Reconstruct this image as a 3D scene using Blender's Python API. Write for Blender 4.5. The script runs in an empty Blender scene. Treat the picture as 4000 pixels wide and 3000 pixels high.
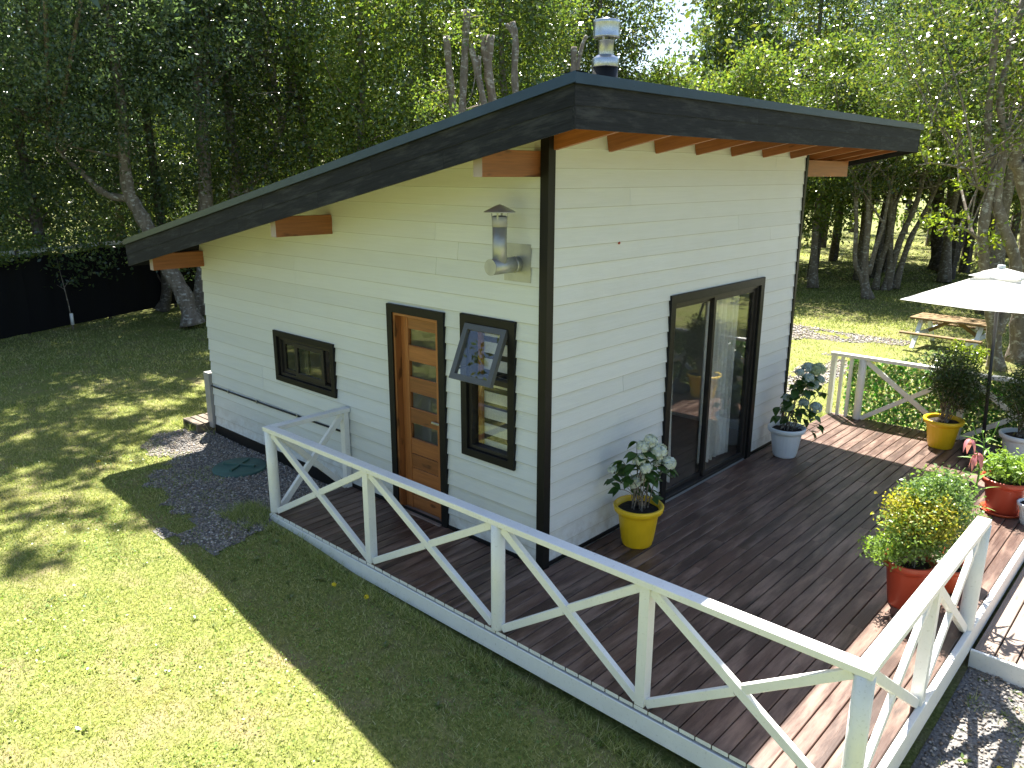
import bpy, math, random
import numpy as np
from mathutils import Vector, Matrix
random.seed(7); RNG = np.random.default_rng(7)
S = bpy.context.scene; COL = S.collection
# ------------------------------------------------------------------ camera, sky, sun, exposure
CAM = Vector((-4.725, -3.977, 3.306)); YAW, PITCH, ROLL = 42.589, -15.037, .168
cy_, sy_ = math.cos(math.radians(YAW)), math.sin(math.radians(YAW))
cp_, sp_ = math.cos(math.radians(PITCH)), math.sin(math.radians(PITCH))
FWD = Vector((cy_*cp_, sy_*cp_, sp_)); r0 = Vector((sy_, -cy_, 0)); u0 = r0.cross(FWD)
rr = math.radians(ROLL); RGT = r0*math.cos(rr)+u0*math.sin(rr); UPV = -r0*math.sin(rr)+u0*math.cos(rr)
cam = bpy.data.cameras.new('camera'); cam.lens = 36*3060.2/4000; cam.sensor_width = 36; cam.clip_end = 2000; cam.clip_start = .05
co = bpy.data.objects.new('camera', cam); COL.objects.link(co); S.camera = co
M = Matrix((RGT, UPV, -FWD)).transposed().to_4x4(); M.translation = CAM; co.matrix_world = M
SUN = Vector((.383, .40, 1)).normalized(); EL = math.asin(SUN.z); AZ = math.atan2(SUN.x, SUN.y)
w = bpy.data.worlds.new('World'); S.world = w; w.use_nodes = True
nt = w.node_tree; nt.nodes.clear()
sky = nt.nodes.new('ShaderNodeTexSky'); sky.sky_type = 'NISHITA'; sky.sun_disc = False; sky.sun_elevation = EL; sky.sun_rotation = AZ
sky.altitude = 100; sky.dust_density = 1.2
bg = nt.nodes.new('ShaderNodeBackground'); bg.inputs[1].default_value = .062
ow = nt.nodes.new('ShaderNodeOutputWorld'); nt.links.new(sky.outputs[0], bg.inputs[0]); nt.links.new(bg.outputs[0], ow.inputs[0])
sl = bpy.data.lights.new('sun', 'SUN'); sl.energy = 5.0; sl.angle = math.radians(.53); sl.color = (1, .955, .87)
so = bpy.data.objects.new('sun', sl); COL.objects.link(so); so.rotation_euler = SUN.to_track_quat('Z', 'Y').to_euler(); so.location = SUN*40
S.view_settings.view_transform = 'Standard'; S.view_settings.look = 'None'; S.view_settings.exposure = 2.12; S.view_settings.gamma = 1
S.view_settings.use_curve_mapping = False
try:
    S.cycles.max_bounces = 8; S.cycles.transparent_max_bounces = 12; S.cycles.sample_clamp_indirect = 6; S.cycles.use_denoising = True
except Exception: pass

# ------------------------------------------------------------------ materials
def NM(name):
    m = bpy.data.materials.new(name); m.use_nodes = True; t = m.node_tree; t.nodes.clear(); return m, t
class NB:
    def __init__(s, t): s.t = t
    def n(s, ty, **kw):
        x = s.t.nodes.new(ty)
        for k, v in kw.items(): setattr(x, k, v)
        return x
    def l(s, a, b): s.t.links.new(a, b)
    def setin(s, x, k, v):
        if hasattr(v, 'links') or isinstance(v, bpy.types.NodeSocket): s.l(v, x.inputs[k])
        else: x.inputs[k].default_value = v
    def coords(s, scale=(1,1,1), rnd=0., kind='Object'):
        tc = s.n('ShaderNodeTexCoord').outputs[kind]; mp = s.n('ShaderNodeMapping'); mp.inputs['Scale'].default_value = scale; s.l(tc, mp.inputs['Vector'])
        if rnd:
            oi = s.n('ShaderNodeObjectInfo'); cb = s.n('ShaderNodeCombineXYZ')
            for i, f in enumerate((1., 3.7, 7.3)):
                mu = s.n('ShaderNodeMath', operation='MULTIPLY'); s.l(oi.outputs['Random'], mu.inputs[0]); mu.inputs[1].default_value = rnd*f; s.l(mu.outputs[0], cb.inputs[i])
            s.l(cb.outputs[0], mp.inputs['Location'])
        return mp.outputs[0]
    def wpos(s): return s.n('ShaderNodeNewGeometry').outputs['Position']
    def noise(s, vec, scale, detail=4, rough=.55):
        x = s.n('ShaderNodeTexNoise'); s.l(vec, x.inputs['Vector']); x.inputs['Scale'].default_value = scale; x.inputs['Detail'].default_value = detail; x.inputs['Roughness'].default_value = rough
        return x.outputs['Fac']
    def ramp(s, fac, stops):
        x = s.n('ShaderNodeValToRGB'); s.l(fac, x.inputs[0]); e = x.color_ramp.elements
        while len(e) < len(stops): e.new(.5)
        for i, (p, c) in enumerate(stops):
            e[i].position = p; e[i].color = (*c, 1) if len(c) == 3 else c
        return x.outputs[0]
    def mix(s, a, b, fac, mode='MIX'):
        x = s.n('ShaderNodeMix', data_type='RGBA', blend_type=mode)
        s.setin(x, 0, fac); 
        for k, v in ((6, a), (7, b)):
            if isinstance(v, bpy.types.NodeSocket): s.l(v, x.inputs[k])
            else: x.inputs[k].default_value = (*v, 1)
        return x.outputs[2]
    def math(s, op, a, b=0.):
        x = s.n('ShaderNodeMath', operation=op); s.setin(x, 0, a); s.setin(x, 1, b); return x.outputs[0]
    def rnd(s): return s.n('ShaderNodeObjectInfo').outputs['Random']
    def island(s): return s.n('ShaderNodeNewGeometry').outputs['Random Per Island']
    def bump(s, h, strength=.3, dist=.01):
        x = s.n('ShaderNodeBump'); s.l(h, x.inputs['Height']); x.inputs['Strength'].default_value = strength; x.inputs['Distance'].default_value = dist; return x.outputs[0]
    def principled(s, col, rough=.5, metal=0., normal=None, spec=.5):
        x = s.n('ShaderNodeBsdfPrincipled')
        if isinstance(col, bpy.types.NodeSocket): s.l(col, x.inputs['Base Color'])
        else: x.inputs['Base Color'].default_value = (*col, 1)
        s.setin(x, 'Roughness', rough); s.setin(x, 'Metallic', metal); x.inputs['Specular IOR Level'].default_value = spec
        if normal is not None: s.l(normal, x.inputs['Normal'])
        return x.outputs[0]
    def out(s, sh):
        o = s.n('ShaderNodeOutputMaterial'); s.l(sh, o.inputs[0])
MAT = {}
def paint(name, col, rough=.5, var=.12, dirt=None, metal=0., spec=.5, bump=.08, scale=6):
    m, t = NM(name); b = NB(t); p = b.wpos()
    n1 = b.noise(p, scale, 5); n2 = b.noise(p, scale*9, 4)
    lo = tuple(c*(1-var) for c in col); hi = tuple(min(1, c*(1+var*.6)) for c in col)
    c = b.ramp(n1, [(.3, lo), (.7, hi)])
    if dirt: c = b.mix(c, dirt, b.ramp(n2, [(.60, (0,0,0)), (.78, (.55,.55,.55))]))
    r = b.math('ADD', b.math('MULTIPLY', n2, .2), rough-.1)
    b.out(b.principled(c, r, metal, b.bump(n2, bump, .004), spec)); MAT[name] = m; return m
def wood(name, dark, light, rough=.55, stretch=(1.2, 22, 22), knots=True, var=.25, bump=.25, grey=None):
    m, t = NM(name); b = NB(t); v = b.coords(stretch, rnd=40.)
    n = b.noise(v, 1.6, 6, .62); fine = b.noise(b.coords((stretch[0]*1.5, stretch[1]*5, stretch[2]*5), rnd=40.), 2.2, 3)
    c = b.ramp(n, [(.28, dark), (.72, light)])
    c = b.mix(c, b.ramp(fine, [(.35, dark), (.65, light)]), .4)
    # tone per piece
    k = b.ramp(b.rnd(), [(0, (1-var,)*3), (1, (1+var*.5,)*3)])
    c = b.mix(c, k, 1., 'MULTIPLY')
    if knots:
        kn = b.noise(b.coords((2.2, 7, 7), rnd=31.), 1.3, 2); c = b.mix(c, tuple(x*.4 for x in dark), b.ramp(kn, [(.655, (0,0,0)), (.71, (.85,.85,.85))]))
    if grey:
        g = b.noise(b.coords((.9, 5, 5), rnd=23.), 1.7, 5, .65); c = b.mix(c, grey, b.ramp(g, [(.45, (0,0,0)), (.72, (.6,.6,.6))]))
    r = b.math('ADD', b.math('MULTIPLY', fine, .3), rough-.15)
    b.out(b.principled(c, r, 0., b.bump(fine, bump, .003), .5)); MAT[name] = m; return m
paint('white_paint', (.80, .80, .77), .42, .05, dirt=(.42, .40, .33), bump=.12)
paint('black_trim', (.010, .010, .010), .45, .2, spec=.22)
paint('dark_alu', (.028, .025, .022), .42, .15, spec=.25)
paint('grey_alu', (.075, .078, .08), .35, .12)
paint('flashing', (.045, .07, .105), .32, .1, metal=.85)
paint('roof_metal', (.03, .032, .034), .4, .15)
paint('galv', (.52, .54, .55), .30, .15, metal=.95, bump=.0, scale=9)
paint('galv_dull', (.40, .41, .40), .44, .15, metal=.65, bump=.0, scale=9)
paint('cap_metal', (.30, .29, .27), .5, .15, metal=.8)
paint('interior', (.62, .60, .54), .7, .05)
paint('interior_floor', (.10, .07, .05), .35, .2)
paint('grey_box', (.36, .35, .33), .5, .1)
paint('manhole', (.05, .12, .10), .55, .25, dirt=(.12, .11, .09))
paint('yellow_plastic', (.78, .50, .012), .38, .05, bump=.04)
paint('white_plastic', (.66, .72, .76), .4, .05, bump=.04)
paint('red_plastic', (.40, .055, .025), .36, .08, bump=.04)
paint('orange_plastic', (.55, .09, .03), .36, .08, bump=.04)
paint('soil', (.022, .015, .010), .95, .5, bump=1., scale=30)
paint('pole', (.028, .028, .03), .35, .1)
paint('end_grain', (.36, .29, .26), .8, .15)
paint('cable', (.01, .01, .01), .5, .1)
paint('umbrella_base', (.06, .05, .06), .5, .1)
paint('concrete', (.33, .32, .30), .85, .2, bump=.5)
wood('orange_wood', (.19, .060, .020), (.40, .150, .050), .45, bump=.12)
wood('door_wood', (.19, .065, .02), (.42, .16, .048), .36, var=.3, bump=.15)
wood('deck_wood', (.044, .021, .015), (.112, .060, .043), .42, var=.4, grey=(.36, .245, .19), bump=.5)
wood('step_wood', (.12, .085, .065), (.29, .21, .165), .6, var=.3, grey=(.36, .31, .27), bump=.5)
wood('table_wood', (.12, .07, .022), (.27, .17, .06), .6, bump=.4)
wood('pallet_wood', (.10, .08, .06), (.25, .2, .15), .8)
def siding():
    m, t = NM('siding'); b = NB(t); v = b.coords((1.3, 1, 26), rnd=30.)
    wv = b.n('ShaderNodeTexWave', wave_type='BANDS', bands_direction='Z', wave_profile='SIN')
    vv = b.coords((.9, 1, 20), rnd=30.); b.l(vv, wv.inputs['Vector']); wv.inputs['Scale'].default_value = 2.2; wv.inputs['Distortion'].default_value = 9; wv.inputs['Detail'].default_value = 3; wv.inputs['Detail Scale'].default_value = .6
    n = b.noise(v, 1.8, 5); g = b.math('ADD', b.math('MULTIPLY', wv.outputs['Fac'], .5), b.math('MULTIPLY', n, .6))
    c = b.ramp(g, [(.25, (.63, .655, .65)), (.8, (.71, .735, .735))])
    d = b.noise(b.wpos(), 1.1, 4); c = b.mix(c, (.585, .585, .53), b.ramp(d, [(.5, (0,0,0)), (.85, (.35,.35,.35))]))
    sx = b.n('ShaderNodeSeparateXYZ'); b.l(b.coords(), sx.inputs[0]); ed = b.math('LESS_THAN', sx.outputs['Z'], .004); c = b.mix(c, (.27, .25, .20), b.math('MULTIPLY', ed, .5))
    wz = b.n('ShaderNodeSeparateXYZ'); b.l(b.wpos(), wz.inputs[0]); mr = b.n('ShaderNodeMapRange'); b.l(wz.outputs['Z'], mr.inputs[0]); mr.inputs[1].default_value = .42; mr.inputs[2].default_value = .02; mr.inputs[3].default_value = 0.; mr.inputs[4].default_value = 1.
    spl = b.math('MULTIPLY', mr.outputs[0], b.ramp(b.noise(b.wpos(), 9, 5, .7), [(.42, (0,0,0)), (.75, (.75,.75,.75))])); c = b.mix(c, (.36, .31, .24), spl)
    k = b.ramp(b.rnd(), [(0, (.93,.935,.93)), (1, (1.03,1.03,1.02))]); c = b.mix(c, k, 1., 'MULTIPLY')
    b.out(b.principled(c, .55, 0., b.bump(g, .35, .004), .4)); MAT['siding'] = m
siding()
def fascia():
    m, t = NM('fascia'); b = NB(t); v = b.coords((1.1, 5, 7), rnd=20.)
    n = b.noise(v, 2.2, 8, .72); f = b.noise(b.coords((3, 40, 60), rnd=20.), 2, 3)
    c = b.ramp(f, [(.3, (.009, .010, .014)), (.7, (.019, .021, .028))])
    c = b.mix(c, (.17, .175, .18), b.ramp(n, [(.50, (0,0,0)), (.85, (.36,.36,.36))]))
    b.out(b.principled(c, .6, 0., b.bump(f, .25, .003), .12)); MAT['fascia'] = m
fascia()
def leafmat(name, cols, trans=.38, rough=.38, tcol=1.5, spec=.5):
    m, t = NM(name); b = NB(t)
    i = b.island(); c = b.ramp(i, [(k/(len(cols)-1), cc) for k, cc in enumerate(cols)])
    n = b.noise(b.wpos(), .55, 3); c = b.mix(c, b.ramp(n, [(.35, (.72,.74,.7)), (.65, (1.18,1.16,1.0))]), 1., 'MULTIPLY')
    p = b.principled(c, rough, 0., None, spec)
    tr = b.n('ShaderNodeBsdfTranslucent'); tc = b.mix(c, (tcol, tcol*1.02, .95 if 'dark' in name else .6), 1., 'MULTIPLY'); b.l(tc, tr.inputs[0])
    mx = b.n('ShaderNodeMixShader'); mx.inputs[0].default_value = trans; b.l(p, mx.inputs[1]); b.l(tr.outputs[0], mx.inputs[2]); b.out(mx.outputs[0]); MAT[name] = m
leafmat('leaf_dark', [(.058,.092,.055), (.088,.138,.070), (.075,.118,.082), (.13,.18,.075)], .5, .26, 1.6, 1.)
leafmat('leaf_mid', [(.045,.080,.026), (.078,.125,.036), (.058,.098,.040), (.14,.17,.045), (.10,.11,.035)], .45, .24, 1.5, 1.)
leafmat('leaf_bright', [(.07,.12,.032), (.12,.185,.048), (.09,.15,.05), (.20,.25,.065), (.15,.16,.045)], .45, .27, 1.5, .9)
leafmat('leaf_lime', [(.16,.24,.03), (.22,.30,.05), (.26,.28,.04)], .45)
leafmat('leaf_hydrangea', [(.035,.085,.02), (.055,.12,.028), (.045,.09,.03)], .3, .4)
leafmat('leaf_yellow', [(.26,.29,.035), (.40,.38,.06), (.17,.23,.04), (.34,.27,.04), (.48,.46,.16)], .4)
leafmat('leaf_green', [(.09,.17,.06), (.15,.24,.10), (.12,.20,.08), (.24,.30,.14)], .35)
leafmat('leaf_herb', [(.14,.24,.05), (.22,.32,.10), (.18,.28,.06)], .4)
leafmat('leaf_nandina', [(.025,.05,.015), (.04,.08,.02), (.05,.07,.018)], .3, .35)
leafmat('leaf_lily', [(.10,.20,.035), (.14,.26,.05)], .4)
leafmat('leaf_ivy', [(.06,.24,.04), (.11,.36,.06), (.20,.40,.13), (.04,.15,.03), (.60,.62,.50), (.50,.52,.40), (.22,.18,.12)], .4)
leafmat('petal_white', [(.76,.80,.74), (.86,.86,.86), (.62,.70,.88), (.80,.84,.74), (.56,.60,.66)], .25, .6, 1.05)
leafmat('petal_blue', [(.38,.50,.66), (.54,.64,.64), (.46,.57,.72), (.58,.66,.54)], .25, .6, 1.05)
leafmat('petal_sage', [(.46,.56,.36), (.54,.62,.44), (.42,.52,.42)], .25, .6, 1.05)
leafmat('petal_pink', [(.50,.12,.26), (.60,.22,.34), (.62,.30,.24)], .3, .5, 1.1)
leafmat('petal_yellow', [(.80,.62,.02), (.85,.7,.05)], .2, .6, 1.0)
GR = [(.15,.195,.055), (.29,.33,.115), (.43,.44,.21), (.60,.55,.36), (.24,.29,.095)]
def grassmat():
    m, t = NM('grass_blade'); b = NB(t); p = b.wpos()
    c = b.ramp(b.island(), [(0, GR[0]), (.28, GR[1]), (.5, GR[4]), (.74, GR[2]), (1, GR[3])])
    n = b.noise(p, 1.6, 5, .65); c = b.mix(c, (.50, .43, .24), b.ramp(n, [(.50, (0,0,0)), (.72, (.62,.62,.62))]))
    n2 = b.noise(p, .5, 3); c = b.mix(c, b.ramp(n2, [(.3, (.78,.86,.72)), (.7, (1.22,1.18,1.1))]), 1., 'MULTIPLY')
    pr = b.principled(c, .5, 0., None, .35); tr = b.n('ShaderNodeBsdfTranslucent'); b.l(b.mix(c, (1.3,1.32,.85), 1., 'MULTIPLY'), tr.inputs[0])
    mx = b.n('ShaderNodeMixShader'); mx.inputs[0].default_value = .42; b.l(pr, mx.inputs[1]); b.l(tr.outputs[0], mx.inputs[2]); b.out(mx.outputs[0]); MAT['grass_blade'] = m
grassmat()
def groundmat():
    m, t = NM('ground'); b = NB(t); p = b.wpos()
    n = b.noise(p, 2.3, 6, .65); f = b.noise(p, 38, 4, .6); vo = b.n('ShaderNodeTexVoronoi'); b.l(p, vo.inputs['Vector']); vo.inputs['Scale'].default_value = 60
    c = b.ramp(f, [(.3, (.08, .10, .025)), (.55, (.18, .20, .05)), (.75, (.32, .29, .13))])
    c = b.mix(c, (.24, .19, .11), b.ramp(n, [(.48, (0,0,0)), (.7, (.8,.8,.8))]))
    b.out(b.principled(c, .9, 0., b.bump(f, .9, .02), .2)); MAT['ground'] = m
groundmat()
def gravelmat():
    m, t = NM('gravel_bed'); b = NB(t); p = b.wpos()
    vo = b.n('ShaderNodeTexVoronoi'); b.l(p, vo.inputs['Vector']); vo.inputs['Scale'].default_value = 34; f = b.noise(p, 50, 4)
    c = b.mix(b.ramp(f, [(.3, (.10,.095,.09)), (.7, (.26,.25,.24))]), (.16,.13,.09), b.ramp(b.noise(p, 3, 4), [(.5,(0,0,0)), (.7,(.8,.8,.8))]))
    b.out(b.principled(c, .9, 0., b.bump(vo.outputs[0], .8, .02), .2)); MAT['gravel_bed'] = m
    m, t = NM('pebble'); b = NB(t)
    c = b.ramp(b.island(), [(0, (.12,.105,.09)), (.35, (.27,.24,.21)), (.65, (.40,.365,.325)), (.85, (.27,.195,.135)), (1, (.60,.57,.53))])
    b.out(b.principled(c, .8, 0., None, .3)); MAT['pebble'] = m
gravelmat()
def barkmat(name, a, b_, lich):
    m, t = NM(name); b = NB(t); p = b.wpos(); v = b.coords((1,1,.35), kind='Object')
    n = b.noise(v, 14, 6, .65); c = b.ramp(n, [(.3, a), (.7, b_)])
    l = b.noise(b.coords((1,1,1.8)), 9, 4, .6); c = b.mix(c, lich, b.ramp(l, [(.54, (0,0,0)), (.64, (.85,.85,.85))]))
    b.out(b.principled(c, .9, 0., b.bump(n, .7, .02), .15)); MAT[name] = m
barkmat('bark', (.11, .09, .07), (.26, .22, .18), (.44, .43, .39))
barkmat('bark_dark', (.05, .042, .034), (.13, .11, .09), (.22, .21, .19))
def glassmat():
    m, t = NM('glass'); b = NB(t)
    ge = b.n('ShaderNodeNewGeometry'); dt = b.n('ShaderNodeVectorMath', operation='DOT_PRODUCT'); b.l(ge.outputs['Normal'], dt.inputs[0]); b.l(ge.outputs['Incoming'], dt.inputs[1])
    om = b.math('SUBTRACT', 1., b.math('ABSOLUTE', dt.outputs['Value'])); f = b.math('ADD', .05, b.math('MULTIPLY', b.math('POWER', om, 4.5), .9))
    tr = b.n('ShaderNodeBsdfTransparent'); tr.inputs[0].default_value = (.97, .98, .97, 1)
    gl = b.n('ShaderNodeBsdfGlossy'); gl.inputs['Roughness'].default_value = .01; gl.inputs[0].default_value = (.95,.97,1,1)
    mx = b.n('ShaderNodeMixShader'); b.l(f, mx.inputs[0]); b.l(tr.outputs[0], mx.inputs[1]); b.l(gl.outputs[0], mx.inputs[2]); b.out(mx.outputs[0]); MAT['glass'] = m
glassmat()
def clothmat(name, col, trans, rough=.9):
    m, t = NM(name); b = NB(t); n = b.noise(b.wpos(), 60, 3); c = b.mix(col, tuple(x*.85 for x in col), b.ramp(n, [(.35,(0,0,0)), (.7,(1,1,1))]))
    p = b.principled(c, rough, 0., b.bump(n, .2, .002), .2); tr = b.n('ShaderNodeBsdfTranslucent'); b.l(c, tr.inputs[0])
    mx = b.n('ShaderNodeMixShader'); mx.inputs[0].default_value = trans; b.l(p, mx.inputs[1]); b.l(tr.outputs[0], mx.inputs[2]); b.out(mx.outputs[0]); MAT[name] = m
clothmat('canopy_cloth', (.84, .84, .82), .35); clothmat('curtain', (.84, .83, .79), .35); clothmat('shade_cloth', (.008, .008, .009), .05)

# ------------------------------------------------------------------ mesh helpers
def tag(o, label=None, cat=None, group=None, kind=None):
    for k, v in (('label', label), ('category', cat), ('group', group), ('kind', kind)):
        if v: o[k] = v
    return o
def empty(name, loc=(0,0,0), rz=0., parent=None):
    o = bpy.data.objects.new(name, None); COL.objects.link(o); o.location = loc; o.rotation_euler = (0, 0, rz); o.empty_display_size = .1
    if parent: o.parent = parent
    return o
def link(name, me, parent=None, mat=None, mtx=None):
    if mat is not None and not me.materials:
        for x in (mat if isinstance(mat, (list, tuple)) else [mat]): me.materials.append(MAT[x])
    o = bpy.data.objects.new(name, me); COL.objects.link(o)
    if parent: o.parent = parent
    if mtx is not None: o.matrix_basis = mtx
    return o
def pymesh(name, v, f, smooth=False, mi=None):
    me = bpy.data.meshes.new(name); me.from_pydata([tuple(x) for x in v], [], f)
    if smooth: me.polygons.foreach_set('use_smooth', [True]*len(me.polygons))
    if mi is not None: me.polygons.foreach_set('material_index', mi)
    me.update(); return me
def fastmesh(name, v, k, smooth=False, mi=None):
    """v: (N*k,3) independent polygons with k corners"""
    v = np.ascontiguousarray(v, np.float32).reshape(-1, 3); n = len(v)//k
    me = bpy.data.meshes.new(name); me.vertices.add(len(v)); me.vertices.foreach_set('co', v.ravel())
    me.loops.add(len(v)); me.loops.foreach_set('vertex_index', np.arange(len(v), dtype=np.int32))
    me.polygons.add(n); me.polygons.foreach_set('loop_start', np.arange(0, n*k, k, dtype=np.int32)); me.polygons.foreach_set('loop_total', np.full(n, k, np.int32))
    if mi is not None: me.polygons.foreach_set('material_index', mi)
    me.update(calc_edges=True); return me
def boxgeo(x0, x1, y0, y1, z0, z1, c=.003):
    """box along X with chamfered long edges"""
    sec = [(y0+c, z0), (y1-c, z0), (y1, z0+c), (y1, z1-c), (y1-c, z1), (y0+c, z1), (y0, z1-c), (y0, z0+c)]
    v = [(x0, a, b) for a, b in sec]+[(x1, a, b) for a, b in sec]
    f = [(i, (i+1) % 8, 8+(i+1) % 8, 8+i) for i in range(8)]
    f = [tuple(reversed(q)) for q in f]
    return v, [tuple(q[::-1]) for q in f]+[tuple(range(7, -1, -1)), tuple(range(8, 16))]
def bar(name, p0, p1, wd, ht, mat, parent=None, up=(0,0,1), c=.003, endmat=None):
    p0, p1 = Vector(p0), Vector(p1); d = p1-p0; L = d.length; x = d/L; u = Vector(up)
    y = u.cross(x)
    if y.length < 1e-4: y = Vector((0,1,0)).cross(x)
    y.normalize(); z = x.cross(y)
    v, f = boxgeo(-L/2, L/2, -wd/2, wd/2, -ht/2, ht/2, min(c, wd*.3, ht*.3))
    me = pymesh(name, v, f, mi=[0]*8+[1 if endmat else 0]*2)
    m = Matrix((x, y, z)).transposed().to_4x4(); m.translation = (p0+p1)/2
    return link(name, me, parent, [mat, endmat] if endmat else mat, m)
class Geo:
    def __init__(s): s.v, s.f = [], []
    def add(s, v, f):
        b = len(s.v); s.v += [tuple(x) for x in v]; s.f += [tuple(i+b for i in q) for q in f]; return s
    def box(s, x0, x1, y0, y1, z0, z1, c=.002): return s.add(*boxgeo(min(x0,x1), max(x0,x1), min(y0,y1), max(y0,y1), min(z0,z1), max(z0,z1), c))
    def lathe(s, prof, n=32, cx=0, cy=0, flute=None):
        b = len(s.v)
        for j, (r, z) in enumerate(prof):
            for i in range(n):
                a = 2*math.pi*i/n; q = r*(1+(flute(i, z) if flute else 0)); s.v.append((cx+q*math.cos(a), cy+q*math.sin(a), z))
        for j in range(len(prof)-1):
            for i in range(n): s.f.append((b+j*n+i, b+j*n+(i+1) % n, b+(j+1)*n+(i+1) % n, b+(j+1)*n+i))
        return s
    def tube(s, pts, rad, n=6, cap=True):
        pts = [Vector(p) for p in pts]; b = len(s.v); prev = None
        for k, p in enumerate(pts):
            t = (pts[min(k+1, len(pts)-1)]-pts[max(k-1, 0)]).normalized()
            a = Vector((1,0,0)) if abs(t.x) < .8 else Vector((0,1,0))
            if prev is None: u = t.cross(a).normalized()
            else: u = (prev-t*prev.dot(t)).normalized()
            prev = u; w_ = t.cross(u); r = rad[k] if hasattr(rad, '__len__') else rad
            for i in range(n):
                q = 2*math.pi*i/n; s.v.append(tuple(p+u*(r*math.cos(q))+w_*(r*math.sin(q))))
        for k in range(len(pts)-1):
            for i in range(n): s.f.append((b+k*n+i, b+k*n+(i+1) % n, b+(k+1)*n+(i+1) % n, b+(k+1)*n+i))
        if cap: s.f += [tuple(b+i for i in range(n-1, -1, -1)), tuple(b+(len(pts)-1)*n+i for i in range(n))]
        return s
    def prism(s, poly, front, back):
        """poly in (s,z); front(s,z)->y , back->y; outward is -y"""
        n = len(poly); b = len(s.v)
        s.v += [(a, front(a, z), z) for a, z in poly]+[(a, back(a, z), z) for a, z in poly]
        s.f.append(tuple(b+i for i in range(n))); s.f.append(tuple(b+n+i for i in range(n-1, -1, -1)))
        for i in range(n): j = (i+1) % n; s.f.append((b+j, b+i, b+n+i, b+n+j))
        return s
    def make(s, name, mat, parent=None, smooth=False, mtx=None): return link(name, pymesh(name, s.v, s.f, smooth), parent, mat, mtx)
def smooth_path(pts, sub=4):
    pts = [Vector(p) for p in pts]; out = []
    for i in range(len(pts)-1):
        p0, p1, p2, p3 = pts[max(i-1,0)], pts[i], pts[i+1], pts[min(i+2, len(pts)-1)]
        for k in range(sub):
            t = k/sub; out.append(.5*((2*p1)+(p2-p0)*t+(2*p0-5*p1+4*p2-p3)*t*t+(3*p1-p0-3*p2+p3)*t**3))
    out.append(pts[-1]); return out

def sstep(a, b, x): t = np.clip((x-a)/(b-a), 0, 1); return t*t*(3-2*t)
def gz(x, y):
    x = np.asarray(x, float); y = np.asarray(y, float)
    gl = np.where(y > 2.8, -.10, np.maximum(-.10+.045*(y-2.8), -.42))
    t = sstep(-1., 5.5, x); far = -.20+0*x
    return gl*(1-t)+far*t + .012*np.sin(x*2.1+y*1.3)+.010*np.sin(y*3.3-x*.7)

# ------------------------------------------------------------------ ground
def grid_ground():
    def axis(c0, c1, fine, far):
        a = list(np.arange(c0, c1+1e-6, fine)); k = fine
        lo, hi = c0, c1
        while hi < far: k *= 1.5; hi += k; lo -= k; a = [lo]+a+[hi]
        return np.array(a)
    xs, ys = axis(-9, 24, .3, 500), axis(-8, 20, .3, 500)
    X, Y = np.meshgrid(xs, ys, indexing='ij'); Z = gz(X, Y)-.004; nx, ny = X.shape
    v = np.stack([X, Y, Z], -1).reshape(-1, 3)
    f = [(i*ny+j, (i+1)*ny+j, (i+1)*ny+j+1, i*ny+j+1) for i in range(nx-1) for j in range(ny-1)]
    tag(link('ground', pymesh('ground', v, f, True), None, 'ground'), kind='structure')
grid_ground()
# gravel areas ------------------------------------------------------
NGRID = np.random.default_rng(3).random((256, 256))
def vnoise(x, y, sc):
    x = np.asarray(x, float)*sc+100; y = np.asarray(y, float)*sc+100; i = np.floor(x).astype(int); j = np.floor(y).astype(int); u = x-i; v = y-j; u = u*u*(3-2*u); v = v*v*(3-2*v); g = NGRID
    a, b, c, d = g[i % 256, j % 256], g[(i+1) % 256, j % 256], g[i % 256, (j+1) % 256], g[(i+1) % 256, (j+1) % 256]
    return (a*(1-u)+b*u)*(1-v)+(c*(1-u)+d*u)*v
def fnoise(x, y, sc): return .55*vnoise(x, y, sc)+.3*vnoise(x+7, y+3, sc*2.1)+.15*vnoise(x+2, y+9, sc*4.7)
def in_left_gravel(x, y):
    wob = .9*(fnoise(x, y, 1.5)-.5)
    edge = np.where(y < 4.0, -1.75+.0*y, -1.75+(y-4.0)*.52)+wob
    return (x > edge) & (x < .02) & (y > 2.55+.7*(fnoise(x, y, 2.2)-.5)) & (y < 6.25+.6*(fnoise(x, y, 2)-.5))
def in_right_gravel(x, y):
    return (x > -.35+.25*np.sin(y*2.3)) & (x < 6.5) & (y < -3.02) & (y > -7.5)
def in_far_gravel(x, y):
    n = 3*(fnoise(x, y, .9)-.52)+.35
    return (x > 6.6) & (x < 13.5) & (y > .9) & (y < 3.6) & (n > .2)
def under(x, y):
    return ((x > -1.03) & (x < 6.32) & (y > -3.04) & (y < 0)) | ((x > -1.03) & (x < .1) & (y >= 0) & (y < 2.8)) | ((x > -.02) & (x < 4.74) & (y >= 0) & (y < 5.8)) | ((x > 1.5) & (x < 8) & (y < -3) & (y > -4.25))
def bed(name, fn, x0, x1, y0, y1, st, label):
    xs, ys = np.arange(x0, x1, st), np.arange(y0, y1, st); v, f = [], []
    idx = {}
    for i in range(len(xs)-1):
        for j in range(len(ys)-1):
            if fn(np.array(xs[i]+st/2), np.array(ys[j]+st/2)):
                q = []
                for a, b in ((i,j),(i+1,j),(i+1,j+1),(i,j+1)):
                    if (a,b) not in idx: idx[(a,b)] = len(v); v.append((xs[a], ys[b], float(gz(xs[a], ys[b]))+.002))
                    q.append(idx[(a,b)])
                f.append(tuple(q))
    tag(link(name, pymesh(name, v, f, True), None, 'gravel_bed'), kind='structure')
bed('gravel_path', in_left_gravel, -2.4, .1, 2.2, 6.5, .06, '')
bed('gravel_path', in_right_gravel, -.8, 6.6, -7.5, -3., .08, '')
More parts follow.
